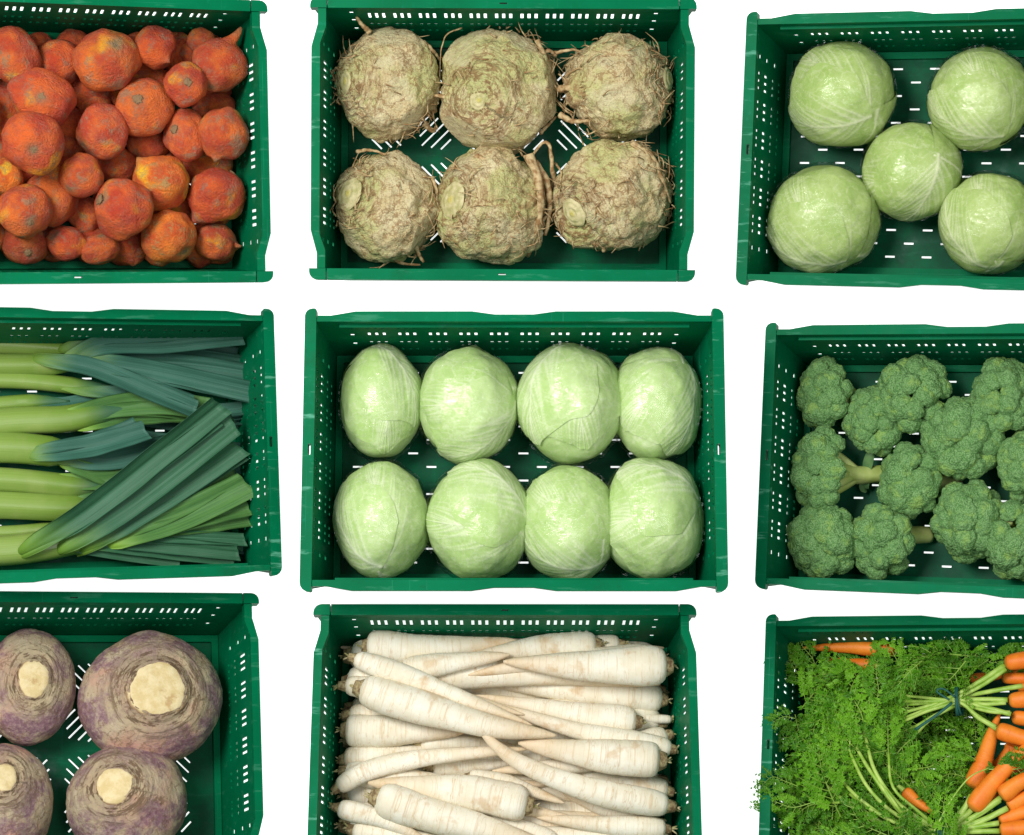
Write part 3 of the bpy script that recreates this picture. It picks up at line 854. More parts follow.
celeriac(620, 88, 55, 52, (.90, .12, .40), (-.95, -.1, .25), [([(560, 92, .03), (572, 94, .042), (584, 108, .042), (588, 118, .03)], .0055), ([(566, 80, .035), (580, 74, .05), (590, 86, .055), (586, 98, .05)], .0015), ([(562, 116, .02), (574, 124, .028), (592, 124, .03)], .005), ([(556, 56, .02), (570, 54, .03), (582, 56, .03)], .003), ([(668, 112, .015), (672, 118, .01), (664, 126, .0)], .0012), ([(560, 76, .02), (572, 88, .04), (592, 98, .05)], .0012)],
         'celeriac with a brown knot of roots on its left, in the far right corner', 8, .24, 150)
celeriac(386, 208, 51, 53, (-.72, .22, .66), (.85, -.45, .1), [([(372, 248, .02), (386, 256, .015), (404, 263, .0), (420, 264, -.01)], .0035), ([(414, 238, .03), (418, 252, .015), (424, 262, .005)], .0045), ([(398, 246, .03), (408, 256, .02), (416, 258, .01)], .002), ([(358, 154, .02), (370, 153, .03), (388, 158, .04)], .003), ([(432, 178, .02), (437, 192, .02), (434, 212, .02)], .003)],
         'celeriac with a broad pale cut on its left, in the near left corner', 12, .36, 110)
celeriac(494, 206, 57, 57, (-.72, .05, .60), (.85, .1, .35), [([(528, 158, .045), (537, 180, .045), (540, 205, .04), (536, 232, .03), (528, 256, .0)], .0075), ([(534, 165, .03), (546, 184, .03), (549, 210, .02), (545, 235, .01)], .006), ([(553, 188, .0), (552, 170, .02), (549, 150, .03), (542, 146, .03), (532, 158, .02)], .004), ([(540, 226, .02), (550, 214, .02), (558, 206, .01)], .0025), ([(444, 226, .03), (460, 232, .04), (474, 244, .035)], .003), ([(476, 160, .045), (488, 166, .055), (498, 172, .055)], .004), ([(478, 186, .062), (486, 198, .066), (492, 212, .064)], .004)],
         'celeriac wrapped in thick upright roots, in the near row middle', 17, .34, 130)
celeriac(613, 195, 61, 57, (-.66, -.38, .62), (.85, .4, .2), [([(630, 146, .04), (650, 160, .045), (661, 182, .04), (670, 204, .02)], .0048), ([(556, 164, .01), (562, 178, .03), (558, 192, .03)], .002), ([(604, 252, .02), (605, 240, .03), (608, 228, .05)], .003), ([(552, 222, .0), (556, 214, .02), (562, 208, .03)], .002)],
         'broad celeriac with a greenish-white cut at its lower left, in the near right corner', 21, .26, 150)

# ------------------------------------------------------------------ swedes
def swede_mat():
    t = NT('swede_skin', .6, .25)
    n1 = t.noise(17, 6, .66, dist=.25); n2 = t.noise(26, 5, .65); n3 = t.noise(130, 5, .75); up = t.attr('top'); nk = t.attr('neck')
    rg = t.noise(1, 5, .7, t.comb(t.math('MULTIPLY', t.attr('polar'), 15), t.math('MULTIPLY', t.attr('turn'), 1.3), t.attr('vid')))
    c = t.mix(t.ramp(n2, .35, .65), (.47, .36, .23), (.56, .47, .33))
    c = t.mix(t.ramp(up, .62, .40, 0, .6), c, (.62, .40, .16))
    c = t.mix(t.ramp(t.noise(9, 3), .46, .62, 0, .65), c, (.56, .25, .20))
    pm = t.math('MULTIPLY', t.ramp(n1, .43, .56), t.ramp(up, .20, .5))
    c = t.mix(t.math('MULTIPLY', pm, .85), c, t.mix(t.ramp(n3, .35, .65), (.16, .065, .12), (.31, .18, .22)))
    c = t.mix(t.ramp(n3, .48, .70, 0, .5), c, (.44, .37, .25))
    c = t.mix(t.math('MULTIPLY', nk, t.ramp(n2, .3, .6, .2, .75)), c, (.42, .34, .20))
    c = t.mix(t.math('MULTIPLY', t.ramp(rg, .50, .57), t.math('MULTIPLY', nk, .9)), c, (.11, .065, .035))
    c = t.mix(t.ridge(t.noise(24, 4, .6), .02, .55), c, (.20, .12, .07))
    c = t.mix(t.ramp(t.noise(60, 4, .6), .66, .72, 0, .7), c, (.15, .09, .05))
    t.color(c); t.bump(t.math('ADD', n3, t.math('MULTIPLY', rg, t.math('ADD', nk, .3))), .8, .004)
    return t.m
M_SWE = swede_mat()
_t = NT('swede_cut', .65, .25); _n = _t.noise(55, 6, .7); _n2 = _t.noise(30, 4, .6)
_c = _t.mix(_t.ramp(_n, .35, .65), (.64, .50, .24), (.76, .64, .38)); _c = _t.mix(_t.ramp(_n2, .60, .68, 0, .6), _c, (.42, .25, .10))
_c = _t.mix(_t.ramp(_t.math('ADD', _t.attr('rad'), _t.math('MULTIPLY', _n, .25)), 1.02, 1.12), _c, (.30, .19, .10)); _t.color(_c); _t.bump(_n, .5, .004); M_SCUT = _t.m
def swede(px, py, rxp, ryp, cx, cy, dr, label, seed):
    c = 'ruta'; p0 = at(c, px, py, .08); s = m_per_px(c, p0)
    R = np.array([rxp * s, ryp * s, min(.078, .85 * min(rxp, ryp) * s)]) * .985
    ctr = inside(c, at(c, px, py, R[2] + .004), R[0] * .97, R[1] * .97, R[2])
    root = thing('swede', label, 'swede', CR[c] @ Matrix.Translation(ctr), 'purple swedes in the crate')
    # crown axis from where the cut shows
    ox, oy = (cx - px) / rxp, -(cy - py) / ryp
    a = nz(np.array([ox, oy, math.sqrt(max(.1, 1 - ox * ox - oy * oy))]))
    disc = math.asin(min(.6, dr / ((rxp + ryp) / 2)))
    V, Fc = ico(6); th = np.arccos(np.clip(V @ a, -1, 1))
    u = nz(np.cross(a, [.2, .9, .1])); w = np.cross(a, u); tu = np.arctan2(V @ w, V @ u)
    r = 1 + .045 * fbm(V * 1.5 + seed, 2, seed) + .022 * fbm(V * 3.6 + seed, 3, seed + 1) + .006 * fbm(V * 15, 3, seed + 2)
    wav = th + .05 * fbm(V * 3 + seed, 3, seed + 8)
    neck = sstep(disc + .55, disc + .05, th)
    r += neck * (.014 * np.sin(wav * 52) + .012 * fbm(V * 9, 3, seed)) - .05 * np.exp(-((th - disc * 1.22) / .075) ** 2) + .012 * np.exp(-((th - disc * 1.5) / .1) ** 2)
    P = V * r[:, None]; h = P @ a; cut = np.cos(disc) * 1.0
    ov = h > cut; P[ov] -= ((h[ov] - cut) * .95)[:, None] * a
    obj('body', mk('body', P * R, Fc, M_SWE, True, {'top': V @ a * .5 + .5, 'polar': th, 'turn': tu, 'neck': neck, 'vid': np.full(len(V), seed * 1.3)}), root)
    n, m = 16, 48; rr, an = np.meshgrid(np.linspace(0, 1, n), np.linspace(0, 2 * np.pi, m), indexing='ij')
    ra = rr * np.sin(disc) * (1 + .035 * np.sin(3 * an + seed) + .012 * np.sin(8 * an + seed) + .012 * np.sin(17 * an))
    hg = cut + .035 - .07 * rr ** 6 + .010 * noise(np.c_[(ra * np.cos(an)).ravel() * 9, (ra * np.sin(an)).ravel() * 9, np.full(an.size, seed + .5)], seed).reshape(an.shape)
    Q = hg[..., None] * a + (ra * np.cos(an))[..., None] * u + (ra * np.sin(an))[..., None] * w
    obj('neck_cut', mk('neck_cut', (Q * R).reshape(-1, 3), sheet(Q), M_SCUT, True, {'rad': rr.ravel()}), root)
swede(29, 687, 47, 59, 30, 685, 18, 'purple-topped swede with a small cream cut, by the far wall left of the largest', 3)
swede(151, 699, 72, 68, 150, 696, 30, 'largest swede, with a wide cream cut on top, in the far right corner', 6)
swede(127, 829, 61, 60, 107, 816, 20, 'swede with pinkish skin and grey-purple patches, in front of the largest one', 9)
swede(-2, 808, 54, 63, 0, 785, 15, 'swede at the left picture edge in the near row', 14)
swede(-85, 700, 55, 58, -85, 696, 20, 'swede at the hidden left end of its crate', 19)

# ------------------------------------------------------------------ broccoli
def floret_mat():
    t = NT('broccoli_buds', .7, .2)
    b = t.attr('bud'); n = t.noise(2.2, 3); f = t.noise(30, 3)
    c = t.mix(t.ramp(n, .3, .7), (.125, .29, .085), (.18, .36, .13))
    c = t.mix(t.ramp(t.voro(10), .0, .55, .85, 0), c, (.33, .54, .23))
    c = t.mix(t.ramp(t.attr('rimy'), .15, .9, 0, .75), c, (.30, .46, .05))
    c = t.mix(t.ramp(t.voro(10), .52, .76, 0, .5), c, (.05, .13, .03))
    c = t.mix(t.ramp(t.noise(.9, 3), .52, .68, 0, .45), c, (.34, .52, .10))
    t.color(c); t.bump(t.voro(10), .4, -.04)
    return t.m
M_FLO = floret_mat()
_t = NT('broccoli_stalk', .5, .35); _n = _t.noise(30, 4); _t.color(_t.mix(_t.ramp(_n, .3, .7), (.34, .46, .10), (.52, .60, .22))); _t.bump(_t.noise(120, 3), .3, .002); M_STK = _t.m
_t = NT('broccoli_leaf', .5, .35); _n = _t.noise(60, 4); _t.color(_t.mix(_t.ramp(_n, .3, .7), (.06, .15, .05), (.12, .24, .08))); M_BLF = _t.m
def floret_mesh(seed):
    V, Fc = ico(5)
    f1, f2 = cells(V * 8.5 + seed * 1.7, seed); g1, g2 = cells(V * 2.4 + seed, seed + 3)
    bud = np.clip(1 - f1 / .75, 0, 1)
    r = 1 + .20 * (.55 - g1) + .06 * (bud - .4) + .05 * fbm(V * 2 + seed, 3, seed)
    low = sstep(-.1, -.75, V[:, 2])
    P = V * r[:, None]; P[:, 2] *= .92; P[:, :2] *= (1 - .45 * low)[:, None]
    return mk('floret', P, Fc, M_FLO, True, {'bud': bud, 'rimy': low})
FLO = [floret_mesh(60 + k) for k in range(6)]
def broccoli(px, py, rxp, ryp, head, label, seed, stalk_len=.075, leaf=False):
    c = 'broc'; p0 = at(c, px, py, .07); s = m_per_px(c, p0); rg = np.random.default_rng(seed)
    a = nz(head); R = np.array([rxp * s, ryp * s, (rxp + ryp) / 2 * s * .92])
    ctr = inside(c, at(c, px, py, R[2] + .012 + .012 * rg.random()), R[0] * .95, R[1] * .95, R[2])
    root = thing('broccoli', label, 'broccoli', CR[c] @ Matrix.Translation(ctr), 'broccoli heads in the crate')
    u = nz(np.cross(a, [.3, .2, .9] if abs(a[2]) < .9 else [1, 0, 0])); w = np.cross(a, u)
    n = 27; k = 0
    for i in range(n):
        z = 1 - 1.28 * (i + .5) / n; ph = i * 2.39996 + seed
        d = z * a + math.sqrt(1 - z * z) * (math.cos(ph) * u + math.sin(ph) * w); d = nz(d + rg.normal(0, .10, 3))
        fr = rg.uniform(.25, .40) * (1.0 if z > 0 else .85)
        rad = (1 - fr * rg.uniform(.80, 1.25))
        p = d * R * rad; q = obj('floret', FLO[int(rg.integers(6))], root)
        m = R.mean() * fr
        q.matrix_local = Matrix.Translation(p) @ aim(d + .3 * a, rg.uniform(0, 6.28)) @ Matrix.Diagonal((m * rg.uniform(.9, 1.15), m * rg.uniform(.9, 1.1), m, 1))
    # stalk and branches
    b0 = -a * R * .1; b1 = -a * (R.mean() * .55 + stalk_len); b1[2] = max(b1[2], -ctr[2] + .016)
    lim = inside(c, ctr + b1, .016, .016) - ctr; b1[:2] = lim[:2]
    path = spline([b0, (b0 + b1) * .5 + rg.normal(0, .003, 3), b1], 14); tt = np.linspace(0, 1, 14)
    v, qd, tr, la, wa = tube(path, np.interp(tt, [0, .35, .8, 1], [.020, .0145, .0135, .0125]), 14, mod=lambda l, an: 1 + .08 * np.cos(3 * an + 4 * l) + .05 * np.cos(5 * an))
    st = obj('stalk', mk('stalk', v, [qd, tr], M_STK), root)
    for j in range(9):
        ph = j * 2.4 + seed; d = nz(.25 * a + math.cos(ph) * u + math.sin(ph) * w)
        e0 = path[4 + j % 4]; e1 = d * R * .62 - a * R * .05
        pt = spline([e0, e0 * .45 + e1 * .55 - a * .004, e1], 8)
        v, qd, tr, la, wa = tube(pt, np.linspace(.0075, .006, 8), 8); obj('branch', mk('branch', v, [qd, tr], M_STK), st)
    if leaf:
        for j in range(2):
            d = nz(-a * .3 + u * (1 if j else -.6) + w * rg.uniform(-1, 1)); e0 = path[8]
            pt = spline([e0, e0 + d * .03 + np.array([0, 0, .012]), e0 + d * .042 + np.array([.004, .006, .010])], 12)
            T_, S_, U_ = frames(pt); ww = .008 * np.sin(np.pi * np.linspace(.12, 1, 12)) ** .7
            g = pt[:, None] + S_[:, None] * (ww[:, None] * np.linspace(-1, 1, 7))[..., None] + U_[:, None] * (.35 * ww[:, None] * np.linspace(-1, 1, 7) ** 2)[..., None]
            obj('leaf', mk('leaf', g.reshape(-1, 3), sheet(g), M_BLF), root)
for k, (px, py, rx, ry, hd, lf, lab) in enumerate([
    (827, 386, 28, 37, (-.75, .1, .6), 0, 'broccoli with its side turned up, in the far left corner'),
    (915, 381, 36, 40, (-.35, .25, .9), 1, 'broad broccoli by the far wall, second from the left'),
    (876, 421, 30, 36, (-.05, .1, 1), 0, 'broccoli showing only its dome, between the first and second by the far wall'),
    (824, 471, 33, 43, (-.85, -.05, .5), 1, 'broccoli by the left wall with its pale stalk pointing right'),
    (963, 438, 38, 42, (-.15, .05, 1), 0, 'large broccoli dome right of the centre'),
    (1004, 382, 31, 42, (.15, .5, .85), 0, 'broccoli by the far wall cut by the right picture edge'),
    (911, 482, 31, 40, (-.6, 0, .8), 0, 'broccoli in the middle with a short stalk to its right'),
    (968, 520, 35, 42, (.1, -.1, 1), 0, 'round broccoli dome in the near row, third from the left'),
    (812, 541, 35, 39, (-.2, -.3, .9), 1, 'grey-green broccoli in the near left corner'),
    (885, 541, 34, 39, (-.55, -.15, .8), 0, 'broccoli second from the left in the near row, stalk showing right'),
    (1030, 466, 32, 39, (.2, 0, 1), 0, 'broccoli cut by the right picture edge, between the far and near rows'),
    (1020, 541, 36, 40, (.2, -.4, .9), 0, 'broccoli in the near row cut by the right picture edge'),
    (1085, 400, 36, 40, (.4, .3, .9), 0, 'broccoli by the far wall near the right end of its crate'),
    (1095, 500, 38, 42, (.4, -.3, .9), 0, 'broccoli near the right end of its crate in the near row'),
]):
    broccoli('broc' and px, py, rx * 1.07, ry * 1.07, hd, lab, 200 + k, leaf=bool(lf))
# ------------------------------------------------------------------ leeks
def leek_mats():
    t = NT('leek_stalk', .32, .45); la = t.attr('la'); wa = t.attr('wa')
    st = t.noise(1, 3, .6, t.comb(t.math('MULTIPLY', la, 2), t.math('MULTIPLY', wa, 60), 0)); n = t.noise(14, 3)
    c = t.mix(t.ramp(la, .55, .97), (.24, .36, .075), (.11, .22, .018))
    c = t.mix(t.ramp(la, .15, .6, 1, 0), c, (.38, .46, .16)); c = t.mix(t.ramp(st, .4, .7, 0, .4), c, (.14, .26, .03)); c = t.mix(t.ramp(n, .45, .7, 0, .3), c, (.40, .46, .17))
    c = t.mix(t.ramp(la, .80, .93), c, (.05, .14, .07))
    t.color(c); t.bump(st, .25, .001); a = t.m
    r = []
    for nm, c0, c1, c2 in (('leek_leaf_blue', (.17, .30, .04), (.026, .100, .066), (.052, .160, .120)), ('leek_leaf_dark', (.16, .30, .035), (.022, .098, .044), (.046, .150, .080)), ('leek_leaf_green', (.24, .42, .04), (.050, .150, .038), (.10, .235, .06))):
        t = NT(nm, .5, .25); la = t.attr('la'); wa = t.attr('wa')
        st = t.noise(1, 3, .6, t.comb(t.math('MULTIPLY', la, 2.5), t.math('MULTIPLY', wa, 22), t.attr('vid')))
        f = t.noise(1, 2, .5, t.comb(t.math('MULTIPLY', la, 1.2), t.math('MULTIPLY', wa, 90), t.attr('vid'))); n = t.noise(26, 4)
        c = t.mix(t.ramp(st, .3, .7), c1, c2); c = t.mix(t.ramp(n, .45, .75, 0, .45), c, c2); c = t.mix(t.ramp(f, .55, .75, 0, .25), c, (.14, .26, .16))
        c = t.mix(t.ramp(t.math('ADD', la, t.math('MULTIPLY', t.math('SUBTRACT', st, .5), .2)), .04, .34, 1, 0), c, c0)
        t.color(c); t.bump(t.math('ADD', st, t.math('MULTIPLY', f, .5)), .3, .0012); r.append(t.m)
    return a, r[0], r[1], r[2]
M_LST, M_LB, M_LD, M_LG = leek_mats()
LZ = 1 / 2.783
def lpt(x, y, z): return at('leek', x * LZ, 295 + y * LZ, z)
LEEKS = [
    ('leek lying along the far wall with its leaf ends cut square', [(-420, 150), (0, 142), (230, 148)], 26, .022, [
        ('b', 50, [(190, 146), (330, 124), (480, 108), (610, 82)], .045, .075), ('b', 48, [(200, 150), (380, 166), (560, 172), (682, 186)], .035, .050), ('b', 14, [(480, 110), (600, 96), (716, 97)], .04, .05)]),
    ('leek with a long crossing leaf and a broad blue-green leaf to the right', [(-420, 208), (0, 190), (160, 188)], 31, .026, [
        ('b', 54, [(120, 178), (260, 206), (400, 262), (548, 322)], .045, .085), ('b', 60, [(225, 180), (420, 210), (580, 243), (728, 274)], .045, .098), ('b', 58, [(180, 186), (280, 138), (450, 132), (560, 122), (675, 112)], .05, .095),
        ('b', 48, [(200, 190), (420, 185), (560, 195), (708, 218)], .03, .06)]),
    ('thin yellowish leek half under the second one', [(-420, 250), (0, 230), (220, 255)], 24, .022, [('b', 44, [(190, 258), (420, 292), (600, 325), (727, 310)], .03, .055)]),
    ('short slim leek beside the bare strip of crate floor', [(-420, 314), (0, 304), (85, 302)], 21, .020, [('b', 30, [(60, 302), (180, 298), (290, 282), (420, 272)], .025, .035), ('b', 58, [(80, 302), (320, 322), (520, 345), (734, 352)], .02, .03)]),
    ('thick leek in the middle with bright green leaves', [(-420, 372), (0, 354), (170, 352), (260, 335)], 37, .034, [
        ('g', 64, [(170, 345), (320, 308), (450, 300), (570, 318)], .05, .060), ('g', 52, [(230, 362), (380, 345), (545, 338)], .04, .045), ('b', 42, [(300, 380), (540, 420), (732, 440)], .03, .03)]),
    ('thick leek with a short cut leaf on top pointing up right', [(-420, 432), (0, 430), (150, 436)], 42, .040, [
        ('b', 62, [(105, 440), (250, 425), (408, 382)], .055, .082), ('b', 62, [(150, 450), (300, 455), (440, 425), (560, 385)], .05, .055), ('g', 46, [(190, 470), (270, 500), (350, 530)], .05, .045), ('b', 32, [(400, 470), (560, 482), (736, 488)], .03, .03)]),
    ('wet leek below the one with the short cut leaf', [(-420, 522), (0, 518), (220, 528)], 33, .032, [('g', 52, [(150, 512), (260, 520), (360, 500), (500, 400)], .045, .05), ('b', 40, [(210, 530), (420, 520), (700, 525)], .03, .04)]),
    ('wet leek second from the front', [(-420, 605), (0, 584), (240, 590)], 38, .034, [('g', 56, [(180, 590), (330, 560), (460, 480)], .05, .05), ('b', 36, [(300, 590), (560, 600), (736, 606)], .03, .035)]),
    ('thin leek beside the front one', [(-420, 665), (0, 655), (140, 650)], 19, .018, [('b', 36, [(110, 650), (300, 640), (500, 690), (702, 706)], .02, .035)]),
    ('front leek with a wide fan of crossing leaves', [(-420, 725), (0, 706), (150, 690)], 43, .040, [
        ('d', 24, [(170, 700), (330, 725), (500, 748)], .05, .055), ('d', 32, [(210, 692), (420, 715), (650, 742)], .05, .065), ('d', 46, [(300, 682), (480, 697), (662, 716)], .055, .075), ('d', 36, [(360, 668), (520, 674), (682, 682)], .06, .080),
        ('g', 30, [(430, 662), (580, 650), (697, 632)], .06, .082), ('g', 48, [(400, 668), (560, 628), (696, 596)], .06, .088), ('g', 80, [(320, 680), (470, 632), (580, 582), (690, 526)], .06, .095),
        ('d', 60, [(250, 698), (400, 602), (540, 512), (668, 424)], .06, .105), ('d', 66, [(185, 700), (340, 602), (500, 482), (652, 362)], .065, .118), ('d', 72, [(80, 704), (240, 600), (440, 442), (612, 304)], .06, .130)]),
]
def leek(label, stalk, rp, z, leaves, seed):
    ext = 330 if seed == 14 else 110
    base = lpt(*stalk[0], z)
    base = inside('leek', base, .02, .02)
    root = thing('leek', label, 'leek', CR['leek'] @ Matrix.Translation(base), 'leeks lying lengthwise in the crate')
    ex = 2 * np.array(stalk[-1]) - np.array(stalk[-2]); ex = np.array(stalk[-1]) + nz(ex - np.array(stalk[-1])) * ext
    path = spline([lpt(x, y, z + .004 * k) for k, (x, y) in enumerate(stalk + [tuple(ex)])], 40); path[:, 0] = np.maximum(path[:, 0], base[0])
    r = rp * LZ * m_per_px('leek', path[-1]); tt = np.linspace(0, 1, 40)
    path = path + .003 * np.stack([0 * tt, np.sin(tt * 7 + seed), .3 * np.sin(tt * 9 + seed)], 1)
    v, q, tr, la, wa = tube(path - base, r * np.interp(tt, [0, .1, 1 - ext / (500 + ext), 1 - .55 * ext / (500 + ext), 1], [1.05, 1, 1, .72, .18]), 28, .92, mod=lambda l, a: 1 + .03 * np.cos(2 * a + l * 5 + seed) + .02 * np.cos(5 * a + seed))
    obj('stalk', mk('stalk', v, [q, tr], M_LST, True, {'la': la, 'wa': wa}), root)
    more = []
    for k, (cl, w, pts, z0, z1) in enumerate(leaves):          # a narrower leaf tucked under every broad one
        if w >= 44:
            p = np.array(pts, float); d = nz(p[-1] - p[0]); s_ = (1 if (k + seed) % 2 else -1) * .42 * w
            q = p + np.array([-d[1], d[0]]) * s_ * np.linspace(.3, 1, len(p))[:, None]; q[-1] += d * (18 * math.sin(seed * 3 + k * 2.1) - 6)
            more.append((cl, w * .62, [tuple(a) for a in q], z0 - .004, z1 - .010))
    for k, (cl, w, pts, z0, z1) in enumerate(leaves + more):
        n, m = 44, 15; nn = len(pts)
        d0 = np.array(pts[0]) - np.array(pts[1]); pts = [tuple(np.array(pts[0]) + nz(d0) * 44)] + list(pts); nn = len(pts)
        z0 = max(z0, z + r * .9)
        P = spline([lpt(x, y, (z + .1 * r) if j == 0 else z0 + (z1 - z0) * (j / (nn - 1)) ** .8) for j, (x, y) in enumerate(pts)], n)
        rg = np.random.default_rng(seed * 31 + k); t = np.linspace(0, 1, n)
        P[:, 2] += .004 * np.sin(t * 5 + seed + k) * t
        wm = w * LZ * m_per_px('leek', P[-1]) / 2 * np.interp(t, [0, .06, .16, .30, .6, 1], [.06, .34, .70, .94, 1.03, 1.0])
        T_, S_, U_ = frames(P)
        s = np.linspace(-1, 1, m); roll = rg.uniform(-.35, .35) + rg.uniform(-.4, .4) * t
        fold = rg.uniform(.32, .62); arc = sstep(.34, .06, t)[:, None]
        off_s = wm[:, None] * s; off_u = wm[:, None] * ((1 - arc) * (fold * np.abs(s) ** 1.2 - .15 * fold) - arc * (1 - np.sqrt(1 - (.93 * s) ** 2))) + .0012 * np.sin(t * 23 + seed)[:, None] * np.abs(s) ** 3 + .05 * wm[:, None] * np.cos(s * 9 + k) * t[:, None]
        S2 = S_ * np.cos(roll)[:, None] + U_ * np.sin(roll)[:, None]; U2 = U_ * np.cos(roll)[:, None] - S_ * np.sin(roll)[:, None]
        g = P[:, None] + S2[:, None] * off_s[..., None] + U2[:, None] * off_u[..., None]
        g[-3:] += (T_[-1] * .5)[None, None] * (wm[-1] * (rg.uniform(-.9, .9) * s + .07 * np.sin(s * 7 + k)))[None, :, None] * np.array([.3, .65, 1])[:, None, None]
        top = g + U2[:, None] * .0007; bot = g - U2[:, None] * .0007
        top = top.reshape(-1, 3) - base; bot = bot.reshape(-1, 3) - base
        q = sheet(g); N = n * m
        bd = [(i, i + 1) for i in range(m - 1)] + [(i * m + m - 1, (i + 1) * m + m - 1) for i in range(n - 1)] + [((n - 1) * m + i + 1, (n - 1) * m + i) for i in range(m - 2, -1, -1)] + [((i + 1) * m, i * m) for i in range(n - 2, -1, -1)]
        bd = np.array(bd); ed = np.stack([bd[:, 0], bd[:, 1], bd[:, 1] + N, bd[:, 0] + N], 1)
        LA = np.repeat(t, m); WA = np.tile(s, n)
        obj('leaf', mk('leaf', np.vstack([top, bot]), np.vstack([q[:, ::-1], q + N, ed]), {'b': M_LB, 'd': M_LD, 'g': M_LG}[cl], True, {'la': np.tile(LA, 2), 'wa': np.tile(WA, 2), 'vid': np.full(2 * N, seed * 3.1 + k)}), root)
for k, a in enumerate(LEEKS): leek(*a, 5 + k)

# ------------------------------------------------------------------ parsnips
def parsnip_mat():
    t = NT('parsnip_skin', .6, .3); la = t.attr('la'); wa = t.attr('wa'); idd = t.attr('vid')
    v = t.comb(t.math('MULTIPLY', la, 46), t.math('MULTIPLY', t.math('SINE', t.math('MULTIPLY', wa, 6.2832)), 1.3), idd)
    rg = t.noise(1, 4, .7, v); big = t.noise(30, 3); fine = t.noise(150, 4, .7)
    c = t.mix(t.ramp(big, .35, .65), (.76, .70, .54), (.82, .79, .66))
    c = t.mix(t.ramp(fine, .5, .8, 0, .3), c, (.62, .46, .25))
    c = t.mix(t.ramp(rg, .55, .66, 0, .5), c, (.60, .42, .22))
    c = t.mix(t.ridge(t.noise(1, 2, .5, t.comb(t.math('MULTIPLY', la, 26), t.math('MULTIPLY', t.math('SINE', t.math('MULTIPLY', wa, 6.2832)), .8), idd)), .018, .35), c, (.50, .33, .16))
    c = t.mix(t.ramp(la, .45, 1.0, 0, .55), c, (.62, .41, .19))
    c = t.mix(t.ramp(t.noise(18, 4, .6), .60, .70, 0, .5), c, (.55, .34, .14))
    t.color(c); t.bump(t.math('ADD', rg, t.math('MULTIPLY', fine, .3)), .45, .0025)
    return t.m
M_PAR = parsnip_mat()
_t = NT('parsnip_crown', .8, .2); _n = _t.noise(120, 4, .7); _t.color(_t.mix(_t.ramp(_n, .35, .65), (.16, .10, .05), (.46, .38, .20))); _t.bump(_n, .6, .004); M_PCR = _t.m
_t = NT('parsnip_leaf_stub', .7, .2); _n = _t.noise(90, 3); _t.color(_t.mix(_t.ramp(_n, .35, .65), (.30, .29, .10), (.55, .47, .28))); M_PST = _t.m
PZ = 1 / 2.4976
def rootveg(c, root, base, path, rad, mat, seed, wr=.02):
    n = len(path); tt = np.linspace(0, 1, n); rg = np.random.default_rng(seed)
    prof = np.interp(tt, [0, .012, .035, .07, .14, .35, .6, .8, .93, 1], [.30, .66, .86, .96, 1.0, .90, .68, .46, .26, .07])
    prof = prof * (1 + wr * np.convolve(rg.normal(0, 1, n), np.ones(2) / 2, 'same') + .03 * np.sin(tt * 13 + seed))
    v, q, tr, la, wa = tube(path - base, rad * prof, 22, mod=lambda l, a: 1 + .03 * np.cos(2 * a + 3 * l + seed) + .02 * np.cos(3 * a - 4 * l))
    return obj('body' if mat is M_PAR else 'carrot', mk('root_body', v, [q, tr], mat, True, {'la': la, 'wa': wa, 'vid': np.full(len(v), seed * 1.7)}), root), prof * rad
